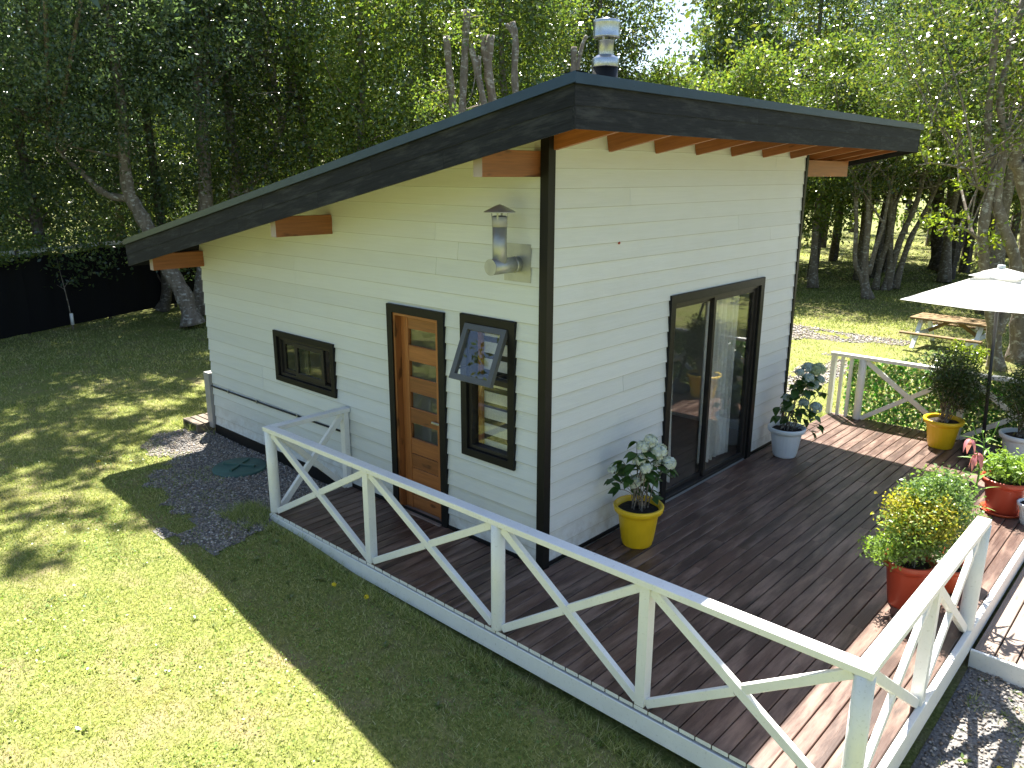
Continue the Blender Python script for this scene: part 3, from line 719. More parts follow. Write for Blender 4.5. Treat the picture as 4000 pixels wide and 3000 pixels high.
bay((RXc+.055, yN, 0), (.233, yN, 0), rl); bay((.307, yN, 0), (1.40, yN, 0), rl)
fix(rl)
rb = empty('back_railing', (6.27,-1.6,0)); tag(rb, 'white X-braced railing at the far end of the deck with ivy behind it', 'railing')
BX = 6.262
rsq('post', BX, -.045, .001, .855, .075, .06, rb)
for y in (-.165, -.285): rsq('baluster', BX, y, .001, .855, .045, .04, rb)
rround('post', BX, -.435, .001, .855, .052, rb); rsq('post', BX, -1.70, .001, .855, .075, .07, rb); rround('post', BX, -2.94, .001, .855, .052, rb)
bar('top_rail', (BX, -.005, .8775), (BX, -2.99, .8775), .095, .045, 'white_paint', rb)
bay((BX, -.49, 0), (BX, -1.663, 0), rb); bay((BX, -1.737, 0), (BX, -2.885, 0), rb)
fix(rb)

# ------------------------------------------------------------------ leaves
def unit(v): return v/np.maximum(np.linalg.norm(v, axis=-1, keepdims=True), 1e-9)
def leaf_quads(c, size, nbias=(0,0,.6), wr=.5, rnd=1., fold=0.):
    n = len(c); nor = unit(RNG.normal(0, 1, (n, 3))*rnd+np.asarray(nbias)); a = unit(np.cross(nor, RNG.normal(0, 1, (n, 3)))); b = np.cross(nor, a)
    L = (size*RNG.uniform(.65, 1.3, n))[:,None]
    return np.stack([c-a*L*.5, c+b*L*wr*.5+a*L*.05, c+a*L*.5, c-b*L*wr*.5+a*L*.05], 1)
def blob_leaves(center, rad, n, size, clump=34, sig=.16, fill=.42, **k):
    center = np.asarray(center, float); rad = np.asarray(rad, float)*np.ones(3)
    nc = max(3, n//clump); d = unit(RNG.normal(0, 1, (nc, 3))); r = RNG.uniform(fill**3, 1, nc)**(1/3)
    cc = d*r[:,None]*rad; w_ = RNG.integers(0, nc, n)
    p = cc[w_]+RNG.normal(0, 1, (n, 3))*sig*np.array([1,1,.75])
    return leaf_quads(center+p, size, nbias=tuple(np.array([0,0,.55])), **k)

# ------------------------------------------------------------------ trees
def at(lat, dep, z=0.): return np.array([CAM.x+FH[0]*dep+RH[0]*lat, CAM.y+FH[1]*dep+RH[1]*lat, z])
FH = np.array([cy_, sy_]); RH = np.array([sy_, -cy_])
def tree(name, label, cat, paths, radii, blobs, leaf, lsize=.085, bark='bark', twigs=22, group=None, sig=.16, clump=34, young=None, tw=1.):
    """paths: trunk polylines in world space; blobs: (center, radius, leaves)"""
    base = Vector(paths[0][0]); root = empty(name, base); tag(root, label, cat, group)
    g = Geo()
    for p, (ra, rb_) in zip(paths, radii):
        sp = smooth_path(p, 4); k = len(sp); rad = [ra+(rb_-ra)*(i/(k-1)) for i in range(k)]
        rad = [r*(1+.10*math.sin(i*1.9)) for i, r in enumerate(rad)]
        if abs(sp[0].z-base.z) < .15: rad[0] *= 1.5; rad[1] *= 1.15
        g.tube([q-base for q in sp], rad, 9)
    tips = [smooth_path(p, 4) for p in paths]
    g.make('trunk', bark, root, True)
    if blobs:
        b = Geo()
        for i in range(twigs):
            ctr, rad = blobs[i % len(blobs)][:2]; rad = np.asarray(rad, float)*np.ones(3)
            e = Vector(np.asarray(ctr)+RNG.uniform(-.8, .8, 3)*rad); sp = random.choice(tips); k = min(range(len(sp)), key=lambda j: (sp[j]-e).length+random.uniform(0, 1.2)); st = sp[k]
            m = (st+e)/2+Vector(RNG.normal(0, .12, 3))*(e-st).length
            q = smooth_path([st, m, e], 3); L = (e-st).length; r = min(.05, .010+.010*L)*tw
            b.tube([x-base for x in q], [r*(1-.75*j/(len(q)-1)) for j in range(len(q))], 4, False)
        b.make('branches', bark, root)['kind'] = 'stuff'
        V = np.concatenate([blob_leaves(np.asarray(q[0])-np.array(base), q[1], q[2], lsize*(q[3] if len(q) > 3 else 1), sig=sig, clump=clump) for q in blobs])
        link('crown', fastmesh('crown', V, 4), root, leaf)
        if young:
            V = np.concatenate([blob_leaves(np.asarray(q[0])-np.array(base), q[1], q[2], lsize, sig=.09, clump=16) for q in young]); link('young_leaves', fastmesh('young_leaves', V, 4), root, 'leaf_lime')
    return root
def ell(h0, h1, xy, r, nb, n, sq=1.):
    """crown of nb blobs spread through an egg-shaped envelope; the part above the picture gets fewer, larger leaves"""
    out = []; H = h1-h0; dep = (xy[0]-CAM.x)*FH[0]+(xy[1]-CAM.y)*FH[1]; zv = 3.3+.205*dep
    nb = max(nb, int(H/1.1)); low = max(1, sum(1 for i in range(nb) if h0+H*(.06+.88*(i+.5)/nb) < zv+.6))
    for i in range(nb):
        t = (i+.5)/nb; z = h0+H*(.06+.88*t); env = r*math.sqrt(max(.08, 1-((t-.40)/.66)**2)); a = i*2.4+random.uniform(-.5, .5); q = env*.5*math.sqrt(random.random())
        br = max(.6, env*random.uniform(.62, .85)); hi = z > zv+.6
        out.append(((xy[0]+q*math.cos(a), xy[1]+q*math.sin(a), z), (br, br, min(br*.85, H*.22)), int(n/low*(.06 if hi else 1)), 2.6 if hi else 1.))
    return out
TR = {
'T1': [[(3.48, 13.66, -0.1), (3.39, 13.75, 0.54), (3.23, 13.93, 1.06), (2.96, 14.23, 2.05), (2.82, 14.38, 2.51), (2.71, 14.5, 2.94), (2.72, 14.49, 3.87), (2.76, 14.45, 4.88), (2.5, 14.2, 9)], [(2.72, 14.49, 2.76), (2.48, 14.75, 2.78), (2.25, 15.0, 2.97), (2.04, 15.23, 3.32), (1.78, 15.51, 3.7), (1.56, 15.75, 4.54)]],
'T2': [[(4.35, 14.98, -.1), (4.58, 14.72, 2.41), (4.64, 14.65, 4.11), (4.63, 14.67, 5.02), (4.68, 14.61, 6.52), (4.7, 14.6, 10)], [(4.64, 14.65, 4.11), (4.77, 14.5, 4.71), (4.8, 14.48, 5.63)]],
'T3': [[(5.35, 15.35, -.1), (5.58, 15.1, 2.77), (5.68, 15.0, 3.45), (5.61, 15.07, 4.16), (5.63, 15.05, 5.75), (5.7, 15, 9)], [(5.63, 15.05, 2.66), (6.03, 14.61, 3.25), (6.28, 14.34, 3.77), (6.58, 14.02, 4.68)]],
'M1': [[(6.4, 7.57, -.2), (6.4, 7.57, 3.7), (6.4, 7.57, 4.46), (6.44, 7.53, 5.47), (6.47, 7.49, 6.27)]],
'M2': [[(6.78, 7.15, -.2), (6.73, 7.2, 3.78), (6.68, 7.26, 4.61), (6.57, 7.38, 5.31), (6.51, 7.45, 5.67)], [(6.58, 7.36, 5.26), (6.63, 7.31, 5.46)]],
'M3': [[(7.08, 7.28, -.2), (7.04, 7.31, 3.79), (7.01, 7.35, 4.67), (6.95, 7.41, 5.29), (6.99, 7.37, 5.88)], [(6.97, 7.39, 5.09), (6.89, 7.47, 5.59), (6.88, 7.48, 5.88)]],
'M4': [[(6.9, 8.2, -.2), (6.85, 8.25, 3.72), (6.82, 8.29, 4.67), (6.78, 8.34, 5.32), (6.75, 8.37, 5.94)]],
'M5': [[(6.5, 6.24, -.2), (6.5, 6.24, 4.0), (6.47, 6.27, 5.0), (6.48, 6.26, 5.6), (6.44, 6.3, 5.92)], [(6.47, 6.27, 5.52), (6.46, 6.28, 5.68), (6.37, 6.38, 5.88)]],
'M6': [[(6.29, 4.73, -.2), (6.29, 4.73, 3.88), (6.27, 4.75, 4.96), (6.27, 4.75, 5.34)], [(6.29, 4.72, 4.62), (6.31, 4.71, 4.96), (6.36, 4.65, 5.36), (6.41, 4.6, 5.51)]],
'A': [[(19.02, 3.85, -0.2), (18.89, 3.99, 0.47), (18.74, 4.15, 0.87), (18.68, 4.21, 1.92), (18.58, 4.32, 3.03)], [(19.08, 3.78, -0.2), (18.95, 3.92, 0.6), (18.9, 3.97, 1.96), (18.81, 4.07, 3.45)], [(19.02, 3.84, 0.51), (19.13, 3.73, 1.4), (19.2, 3.65, 1.96), (19.26, 3.59, 3.03)]],
'A2': [[(21.21, 4.3, -0.2), (21.28, 4.23, 0.76), (21.37, 4.13, 1.47), (21.28, 4.22, 3.01)], [(21.4, 4.09, -0.28), (21.47, 4.02, 0.42), (21.42, 4.08, 1.43), (21.39, 4.11, 2.55)], [(21.47, 4.02, -0.26), (21.6, 3.88, 1.24), (21.87, 3.59, 2.55), (21.96, 3.49, 3.91)], [(21.63, 3.85, -0.16), (21.82, 3.64, 1.33), (22.06, 3.38, 2.18), (22.28, 3.14, 3.24)]],
'R1': [[(11.85, -1.02, -0.22), (11.75, -0.91, 0.44), (11.68, -0.83, 0.87), (11.51, -0.64, 1.65), (11.41, -0.54, 2.34), (11.42, -0.55, 3.03), (11.42, -0.54, 3.4), (11.28, -0.39, 4.17), (11.2, -.3, 6)], [(11.76, -0.92, 0.48), (11.85, -1.02, 0.96), (11.89, -1.05, 1.71), (11.68, -0.83, 2.34), (11.52, -0.66, 2.87), (11.51, -0.64, 3.4), (11.51, -0.64, 3.92), (11.37, -0.49, 4.67), (11.5, -.6, 6.3)], [(11.52, -0.65, 2.9), (11.31, -0.42, 3.09), (11.17, -0.27, 3.16)], [(11.45, -0.58, 2.09), (11.24, -0.35, 2.34), (11.02, -0.12, 2.42), (10.86, 0.06, 2.34)], [(11.13, -0.23, 3.4), (10.75, 0.18, 3.5), (10.53, 0.42, 3.47)]],
'R2': [[(12.91, -1.19, -0.2), (12.84, -1.11, 0.53), (12.82, -1.09, 0.98), (12.73, -0.99, 2.58), (12.5, -0.74, 3.41), (12.43, -0.66, 3.86), (12.5, -.8, 7)], [(12.63, -0.88, 3.13), (12.51, -0.75, 3.3), (12.38, -0.61, 3.73)]],
'B1': [[(23.01, 1.32, -.2), (22.88, 1.46, 1.31), (22.72, 1.63, 3.02), (22.6, 1.7, 6)]],
'B2': [[(28.32, 4.4, -0.2), (28.22, 4.51, 0.97), (28.07, 4.68, 2.95), (28, 4.8, 7)]],
'B3': [[(27.36, 3.97, -0.2), (27.57, 3.74, 0.38), (27.66, 3.65, 1.05), (28, 3.4, 3)]]}
tree('leafy_tree', 'leaning grey trunk forking in two in front of the black fence, left of the roof', 'tree', TR['T1'], [(.21, .09), (.10, .03)], ell(4.6, 14, (1.8, 13.0), 3.8, 9, 26000)+[((1.6, 10.8, 11.5), (2.6, 2.4, 1.2), 1500, 2.6), ((.2, 11.6, 10.5), (2.2, 2.0, 1.2), 1300, 2.6), ((3.6, 11.4, 10.8), (2.2, 2.0, 1.2), 1000, 2.6), ((-.4, 9.6, 12.5), (1.8, 1.6, 1.), 700, 2.6), ((2.4, 9.4, 13), (1.8, 1.5, 1.), 600, 2.6)]+[((.9, 15.0, 4.9), (1.7, 1.5, 1.1), 5000), ((2.6, 14.6, 5.6), (1.6,1.6,1.2), 4000)], 'leaf_dark', .085)
tree('leafy_tree', 'straight grey trunk rising just above the low end of the cabin roof', 'tree', TR['T2'], [(.19, .09), (.07, .03)], ell(4.6, 14, (4.7, 15.2), 3.0, 8, 26000)+[((4.2, 15.2, 2.2), (.9, .9, 1.2), 1200)], 'leaf_dark', .085)
tree('leafy_tree', 'dark trunk with a slanting side limb behind the middle of the roof slope', 'tree', TR['T3'], [(.18, .09), (.10, .03)], ell(4.4, 14, (6.2, 15.2), 3.0, 8, 26000)+[((6.3, 14.8, 3.6), (1.2, 1.2, .8), 1800)], 'leaf_dark', .085)
for k, r, lab in (('M1', .10, 'tallest bare sawn-off trunk behind the roof with a leafy top'), ('M2', .085, 'curved sawn-off trunk with a short stub behind the roof'), ('M3', .12, 'thickest sawn-off forked trunk behind the roof'), ('M4', .10, 'sawn-off trunk furthest left behind the roof, half hidden in leaves'), ('M5', .085, 'lone sawn-off trunk with a bent stub just left of the roof peak'), ('M6', .075, 'short forked sawn-off trunk between the roof peak and the chimney')):
    p = TR[k]; top = p[0][-1]
    bl_ = {'M1': [((6.55, 7.6, 6.0), (.4, .4, .35), 500)], 'M4': [((6.7, 8.6, 4.7), (.5, .5, .6), 700)], 'M2': [((6.5, 7.7, 4.4), (.3, .3, .3), 260)]}.get(k)
    t = tree('pollarded_tree', lab, 'tree trunk', p, [(r*.82, r*.66)]+[(r*.5, r*.4)]*3, bl_, 'leaf_bright', .075, twigs=4, group='sawn-off trunks behind the roof', sig=.12)
tree('leafy_tree', 'nearer spreading clump of three pale trunks standing on the lawn at right', 'tree', TR['A'], [(.085, .05), (.13, .055), (.08, .04)], [((18.6, 4.4, 3.7), (1.5, 1.5, 1.1), 5200), ((19.6, 3.4, 4.1), (1.5, 1.5, 1.2), 5200), ((18.2, 5.0, 4.9), (1.5, 1.5, 1.2), 4500), ((19.3, 4.0, 5.2), (1.6, 1.6, 1.2), 4500)], 'leaf_mid', .085)
tree('leafy_tree', 'farther clump of four slanting pale trunks beside the nearer clump at right', 'tree', TR['A2'], [(.095, .06), (.115, .055), (.115, .06), (.10, .055)], [((21.2, 4.5, 3.9), (1.5, 1.5, 1.2), 4600), ((22.2, 3.4, 4.3), (1.7, 1.7, 1.4), 5600), ((21.4, 4.4, 5.6), (2.2, 2.2, 1.5), 6500), ((23.0, 2.6, 5.2), (1.7, 1.7, 1.5), 5000)], 'leaf_mid', .085)
tree('leafy_tree', 'forked pale banded trunk behind the white parasol with bright young leaves', 'tree', TR['R1'], [(.13, .05), (.12, .05), (.05, .02), (.035, .010), (.025, .008)], [((11.3, .1, 5.2), (1.3, 1.3, .8), 3000), ((12.4, -1.3, 5.2), (1.3, 1.3, .9), 2600), ((11.2, .2, 6.2), (1.6, 1.6, .9), 3400), ((11.6, -.5, 4.2), (.6, .6, .4), 500)], 'leaf_mid', .085, twigs=34, tw=.55, sig=.12, clump=22, young=[((10.9, -.05, 2.5), (.42, .42, .28), 260), ((11.45, -.55, 2.15), (.25, .25, .4), 200), ((11.25, -.35, 3.3), (.4, .4, .32), 260), ((10.6, .3, 3.7), (.5, .5, .25), 240), ((11.5, -.6, 3.9), (.42,.42,.35), 240), ((10.9, .2, 4.3), (.6, .5, .3), 260), ((11.6, -.9, 4.7), (.5, .5, .3), 200)])
tree('leafy_tree', 'dark trunk at the right edge of the picture behind the parasol pole', 'tree', TR['R2'], [(.19, .09), (.07, .03)], ell(3.6, 9.5, (13.3, -1.0), 2.2, 6, 13000), 'leaf_mid', .085)
tree('leafy_tree', 'stout banded trunk standing in shade behind the parasol top', 'tree', TR['B1'], [(.24, .15)], ell(3.0, 10, (22.6, 1.7), 2.8, 6, 14000), 'leaf_mid', .095)
tree('leafy_tree', 'dark upright trunk deep in shade right of the slanting clump', 'tree', TR['B2'], [(.26, .14)], ell(3.0, 11, (28, 4.8), 2.8, 6, 11000), 'leaf_dark', .11, 'bark_dark')
tree('leafy_tree', 'dark leaning trunk deep in shade left of the banded trunk', 'tree', TR['B3'], [(.26, .14)], ell(2.6, 5.5, (28, 3.2), 1.8, 4, 7000), 'leaf_dark', .11, 'bark_dark')
WOOD = [  # lat, depth, h0, h1, r, leaves, leaf material, label
(-13.6, 18.6, 1.9, 13.5, 3.2, 26000, 'leaf_dark', 'dense dark tree filling the left edge above the black fence'),
(-11.0, 18.3, 2.2, 14.5, 3.1, 30000, 'leaf_dark', 'dense dark tree above the fence, left of the leaning trunk'),
(-9.2, 20.3, 1.9, 14.5, 2.8, 26000, 'leaf_dark', 'dark tree directly behind the leaning trunk'),
(-5.4, 20.6, 2.0, 13.5, 2.6, 26000, 'leaf_mid', 'mid green tree above the lower half of the roof slope'),
(-15.5, 23.0, 2.0, 15, 3.3, 16000, 'leaf_mid', 'tall tree in the back row at the far left'),
(-11.5, 24.0, 1.5, 15, 3.2, 16000, 'leaf_mid', 'tall tree in the back row behind the dense dark trees'),
(-7.6, 24.5, 1.5, 15, 3.0, 18000, 'leaf_bright', 'pale back row tree glimpsed between the dark trunks'),
(-3.6, 19.6, 2.0, 9.8, 2.0, 22000, 'leaf_bright', 'sunlit bright green tree over the middle of the roof slope'),
(-1.9, 21.5, 2.0, 10.5, 2.0, 22000, 'leaf_bright', 'sunlit bright green tree around the sawn-off trunks'),
(.1, 20.0, 2.0, 9.6, 1.8, 22000, 'leaf_bright', 'sunlit bright green tree left of the roof peak'),
(-3.4, 26.5, 1.5, 12.5, 2.8, 14000, 'leaf_bright', 'tall pale tree behind the sunlit ones left of centre'),
(.4, 26.5, 1.5, 12.0, 2.6, 14000, 'leaf_mid', 'tall olive tree behind the roof peak'),
(2.5, 24.0, 1.5, 11.5, 1.8, 18000, 'leaf_mid', 'olive green tree behind the chimney'),
(4.6, 24.5, 1.0, 6.5, 1.7, 12000, 'leaf_bright', 'low bright tree below the gap of sky'),
(7.7, 29.0, 2.0, 11.5, 1.9, 14000, 'leaf_bright', 'slender light tree right of the gap of sky'),
(6.9, 24.5, 1.0, 6.9, 1.6, 12000, 'leaf_bright', 'low bright tree above the middle of the front eave'),
(9.6, 25.0, 1.5, 7.3, 1.8, 13000, 'leaf_bright', 'bright bushy tree above the right half of the front eave'),
(10.6, 30.5, 2.4, 13, 2.3, 14000, 'leaf_mid', 'tall light tree left of the dark evergreen'),
(14.2, 32.0, 2.4, 14.5, 2.4, 18000, 'leaf_dark', 'tall dark evergreen above the right end of the roof'),
(11.9, 27.0, 3.0, 7.0, 1.7, 9000, 'leaf_mid', 'mid green tree just right of the roof end'),
(12.3, 20.2, 4.4, 10.5, 2.7, 20000, 'leaf_mid', 'glossy tree with scattered young leaves at the upper right'),
(13.3, 21.0, 2.7, 10.5, 2.6, 17000, 'leaf_mid', 'leafy tree at the upper right corner of the picture'),
(14.6, 26.5, 2.5, 12, 2.8, 12000, 'leaf_mid', 'tall tree in the back row at the far right'),
]
for lat, dep, h0, h1, r, n, lm, lab in WOOD:
    if lat < -4: h0 = .7
    p = at(lat, dep); z = -.2; j = RNG.normal(0, .25, 4)
    path = [(p[0], p[1], z), (p[0]+j[0], p[1]+j[1], h0+.3), (p[0]+j[2], p[1]+j[3], h0+(h1-h0)*.45), (p[0]+j[2], p[1]+j[3], h1-.8)]
    tree('leafy_tree', lab, 'tree', [path], [(.09+.006*h1, .04)], ell(h0, h1, (p[0]-(.9 if lat == 12.3 else 0)*RH[0], p[1]-(.9 if lat == 12.3 else 0)*RH[1]), r, 8, int(n*(.95 if lat < -4 else 1.25))), lm, .105 if dep < 22 else .125, 'bark' if lm != 'leaf_dark' else 'bark_dark', twigs=44 if lat < -4 else 26, sig=.24, tw=.8, clump=26)
def distant_wood():
    V, T = [], Geo()
    spots = []
    for dep in (28.5, 34, 41, 50):
        for lat in np.arange(-.78*dep, .9*dep, 2.5):
            q = lat/dep+random.uniform(-.02, .02); h = random.uniform(9, 13)+.1*(dep-28)
            if -.16 < q < .27 and dep < 33: continue
            if q > .2 and dep < 30: continue
            if .12 < q < .245: h = min(h, 3.0+.122*dep)
            spots.append((q*dep, dep+random.uniform(-2, 2), h))
    for k in range(22):   # the wood goes on round the yard beside and behind the viewer
        a = math.radians(62+k*11.3); spots.append((19*math.sin(a), 7+21*math.cos(a)+random.uniform(-1.5, 1.5), random.uniform(12, 15) if 225 < 62+k*11.3 < 292 else random.uniform(6.5, 8.5)))
    for dep in (26.5, 30.5, 34):   # shady wood behind the clearing at right
        for q in np.arange(.30, .86, .085): spots.append(((q+random.uniform(-.02, .02))*dep, dep+random.uniform(-1.2, 1.2), 5.5 if .36 < q < .52 else random.uniform(8.5, 11.5)))
    for lat, dep, h in spots:
        p = at(lat, dep); h0 = (2.7 if lat > 4 and 0 < dep < 36 else .2)
        T.tube([(p[0], p[1], -.3), (p[0]+.2, p[1]-.1, h*.6)], [.2, .08], 6)
        for i in range(5):
            t = (i+.5)/5; r = random.uniform(1.4, 2.1)*(1.15-.4*t)
            V.append(blob_leaves((p[0]+random.uniform(-1, 1), p[1]+random.uniform(-1, 1), h0+(h-h0)*(t*.86+.05)), (r, r, (h-h0)*.17), 540, .25, sig=.32))
    V = np.concatenate(V); me = fastmesh('distant_wood', V, 4)
    tag(link('distant_wood', me, None, 'leaf_mid'), kind='stuff')
    tag(T.make('distant_trunks', 'bark_dark'), kind='stuff')
distant_wood()

# ------------------------------------------------------------------ black shade-cloth fence at left
A, B = Vector((-5.5, 12.58, 0)), Vector((10.6, 19.3, 0)); d = (B-A).normalized(); nrm = Vector((d.y, -d.x, 0))
fence = empty('shade_cloth_fence', (A.x, A.y, -.1)); tag(fence, 'black shade-cloth fence along the left edge of the lawn', 'fence')
L = (B-A).length; npst = 8
for i in range(npst):
    a, b = A+d*(L*i/npst), A+d*(L*(i+1)/npst); v = []; nx, nz = 14, 6
    for iz in range(nz+1):
        for ix in range(nx+1):
            t = ix/nx; z = iz/nz; p = a.lerp(b, t)+nrm*(.03*math.sin(ix*1.7+i)*math.sin(z*3)+.02*math.sin(ix*.9+iz)); v.append((p.x-A.x, p.y-A.y, .02+1.66*z-.05*math.sin(math.pi*t)*z))
    f = [(j*(nx+1)+k, j*(nx+1)+k+1, (j+1)*(nx+1)+k+1, (j+1)*(nx+1)+k) for j in range(nz) for k in range(nx)]
    link('cloth_panel', pymesh('cloth_panel', v, f, True), fence, 'shade_cloth')
    q = a-A-nrm*.06; cyl('post', (q.x, q.y, -.1), (q.x, q.y, 1.8), .04, 'bark_dark', fence, 8)
for i in range(3):
    a, b = A+d*(L*(.18+i*.14)), A+d*(L*(.18+(i+1)*.14)-.02); bar('top_rail', a-A-nrm*.12+Vector((0,0,1.76)), b-A-nrm*.12+Vector((0,0,1.74)), .05, .085, 'white_paint', fence)
for i, (t, w_, n, lab) in enumerate(((.335, 1.0, 1500, 'leafy creeper spilling over the far left fence top'), (.43, .75, 900, 'leafy creeper over the fence top beside the low roof end'))):
    c = A+d*(L*t)-nrm*.05; V = blob_leaves((0,0,0), (w_*1.3, w_*.55, .26), n, .085, sig=.09, clump=20)
    o = link('creeper', fastmesh('creeper', V, 4), None, 'leaf_bright', Matrix.Translation((c.x, c.y, 1.70))); tag(o, lab, 'plant')
sap = empty('sapling', (1.35, 15.0, -.1)); tag(sap, 'thin sapling with a white trunk guard in front of the black fence', 'sapling')
Geo().tube([(0,0,0), (-.02,.01,.5), (-.06,.03,1.0), (-.12,.05,1.6)], [.014,.012,.009,.004], 6).tube([(-.05,.02,.95), (.1,.0,1.15)], [.006,.003], 4).tube([(-.05,.02,.9), (-.2,.02,1.02)], [.006,.003], 4).make('stem', 'bark', sap)
cyl('trunk_guard', (0,0,.10), (0,0,.36), .035, 'white_paint', sap, 10)
V = np.concatenate([blob_leaves((-.15,.05,1.45), (.12,.12,.25), 60, .06, sig=.04, clump=8), blob_leaves((.0,.0,1.1), (.2,.15,.1), 50, .06, sig=.04, clump=8)])
link('leaves', fastmesh('leaves', V, 4), sap, 'leaf_mid')
sap2 = empty('sapling', (-.6, 14.3, -.1)); tag(sap2, 'thin bare sapling at the left edge beside the black fence', 'sapling')
Geo().tube([(0,0,0), (.03,0,.8), (.02,.02,1.5)], [.03,.02,.008], 6).make('stem', 'bark', sap2)
link('leaves', fastmesh('leaves', blob_leaves((.0,.0,1.2), (.25,.25,.3), 60, .06, sig=.05, clump=8), 4), sap2, 'leaf_mid')
# pallet-like step at the back corner
pal = empty('wooden_pallet', (-.02, 6.12, -.1)); pal.scale = (.62, .55, 1); tag(pal, 'old low wooden pallet lying at the back corner of the cabin', 'pallet')
for i in range(4): bar('slat', (-.25+.17*i, -.42, .13), (-.25+.17*i, .35, .13), .14, .025, 'pallet_wood', pal)
for y in (-.38, 0, .3): bar('runner', (-.33, y, .06), (.34, y, .06), .07, .11, 'pallet_wood', pal)
# manhole cover
mh = empty('manhole_cover', (-.47, 4.34, float(gz(-.47, 4.34)))); tag(mh, 'round green plastic septic lid set in the gravel', 'manhole cover')
Geo().lathe([(.30, -.02), (.31, .0), (.31, .028), (.295, .036), (.001, .045)], 40).make('lid', 'manhole', mh, True)
for k in range(2):
    q = .55+k*math.pi/2; bar('rib', (-.2*math.cos(q), -.2*math.sin(q), .051+.001*k), (.2*math.cos(q), .2*math.sin(q), .051+.001*k), .035, .03, 'manhole', mh)

# ------------------------------------------------------------------ parasol and picnic table
UB = Vector((5.85, -2.08, 0)); um = empty('parasol', UB); tag(um, 'white square parasol with a dark pole at the back of the deck', 'parasol')
Geo().lathe([(.001, .0), (.20, .0), (.22, .02), (.22, .06), (.17, .09), (.05, .13), (.03, .2), (.001, .2)], 28).make('base', 'umbrella_base', um, True)
top = Vector((.70, .24, 2.20))
cyl('pole', (0,0,.1), (.69, .236, 2.16), .021, 'pole', um, 14)
nu = RGT.copy(); nu.z = 0; nu.normalize(); nf = Vector((-nu.y, nu.x, 0))
cor = [nu*1.13, nf*1.13, -nu*1.13, -nf*1.13]
def canopy(name, R, ztop, zrim, rot, sag, th, n=8, open_top=0.):
    v = []; f = []
    cs = [Vector((c.x*R/1.13, c.y*R/1.13, zrim)) for c in cor]; tp = Vector((0, 0, ztop)); rows = 6
    for s in range(4):
        a, b = cs[s], cs[(s+1) % 4]; base = len(v)
        for i in range(rows+1):
            t = open_top+(1-open_top)*i/rows
            for j in range(n+1):
                u = j/n; p = tp.lerp(a.lerp(b, u), t); edge = (1-abs(2*u-1)); p = p+Vector((0,0,-sag*edge*t*(1.0 if i < rows else 1.15))); 
                if i == rows: p -= (a.lerp(b, u)-Vector((0,0,zrim))).normalized()*(.05*edge)
                v.append(tuple(p+Vector((top.x, top.y, 0))))
        for i in range(rows):
            for j in range(n): k = base+i*(n+1)+j; f.append((k, k+n+1, k+n+2, k+1))
    return link(name, pymesh(name, v, f, True), um, 'canopy_cloth')
canopy('canopy', 1.21, 2.18, 1.80, 0, .03, 0)
canopy('vent_flap', .40, 2.205, 2.105, 0, .035, 0)
Geo().lathe([(.001, 2.235), (.04, 2.23), (.045, 2.21), (.04, 2.18)], 14, top.x, top.y).make('finial', 'white_plastic', um, True)
for c in cor: bar('rib', Vector((top.x, top.y, 2.14)), Vector((top.x+c.x*1.0, top.y+c.y*1.0, 1.82)), .012, .018, 'pole', um); bar('strut', Vector((top.x, top.y, 1.80)), Vector((top.x+c.x*.5, top.y+c.y*.5, 1.97)), .01, .014, 'pole', um)
tb = empty('picnic_table', (13.3, .12, -.2)); tag(tb, 'weathered wooden picnic table with grey legs on the lawn behind the deck', 'picnic table'); tb.rotation_euler = (0, 0, -.05)
for i in range(5): bar('table_board', (-.30+.155*i, -.76, .60), (-.30+.155*i, .76, .60), .147, .035, 'table_wood', tb)
for s in (-1, 1):
    for k in range(2): bar('bench_board', (s*(.80+.155*k)-.02, -.76, .355), (s*(.80+.155*k)-.02, .76, .355), .147, .035, 'table_wood', tb) if k == 0 else None
    y = .52*s
    bar('crossbar', (-.36, y, .545), (.36, y, .545), .045, .075, 'grey_box', tb); bar('crossbar', (-.88, y, .295), (.88, y, .295), .045, .085, 'white_plastic', tb)
    for q in (-1, 1): bar('leg', (q*.22, y+.046*s, .575), (q*.62, y+.046*s, .0), .045, .085, 'white_plastic', tb, up=(0,1,0))
    bar('stay', (0, y-.05*s, .31), (0, .06*s, .57), .045, .07, 'table_wood', tb)

# ------------------------------------------------------------------ pots and plants
def pot_geo(r, h, rim, flutes=26):
    fl = (lambda i, z: (.022 if (i % 4) < 2 else 0.)*(1 if .12*h < z < .72*h else 0)) if flutes else None
    prof = [(.001, .0), (r*.60, .0), (r*.625, .012), (r*.645, .10*h), (r*.655, .125*h), (r*.82, .735*h), (r*.83, .76*h), (r*.86, .85*h), (r*.975, .845*h), (r*1.0, .86*h), (r*1.04, .975*h), (r*1.0, 1.0*h), (r*.90, .985*h), (r*.84, .86*h)]
    return Geo().lathe(prof, flutes*4 if flutes else 48, flute=fl)
def pot(par, r, h, mat, flutes=26):
    pot_geo(r, h, 0, flutes).make('pot', mat, par, True)
    g = Geo(); g.lathe([(.001, .885*h), (r*.4, .89*h), (r*.865, .875*h)], 28); g.v = [(x, y, z+random.uniform(-.008, .008)) for x, y, z in g.v]; g.make('soil', 'soil', par, True)
def bigleaf(L, w_, bend=.25):
    v = []; f = []; n = 5
    for i in range(n+1):
        t = i/n; ww = w_*math.sin(math.pi*min(1, t**.75*.97+.03))*.5; z = -bend*L*t*t
        v += [(L*t, -ww, z+.18*ww), (L*t, 0, z-.05*ww), (L*t, ww, z+.18*ww)]
    for i in range(n):
        for k in (0, 1): b = i*3+k; f.append((b, b+3, b+4, b+1))
    return pymesh('leaf', v, f, True)
LEAVES = {}
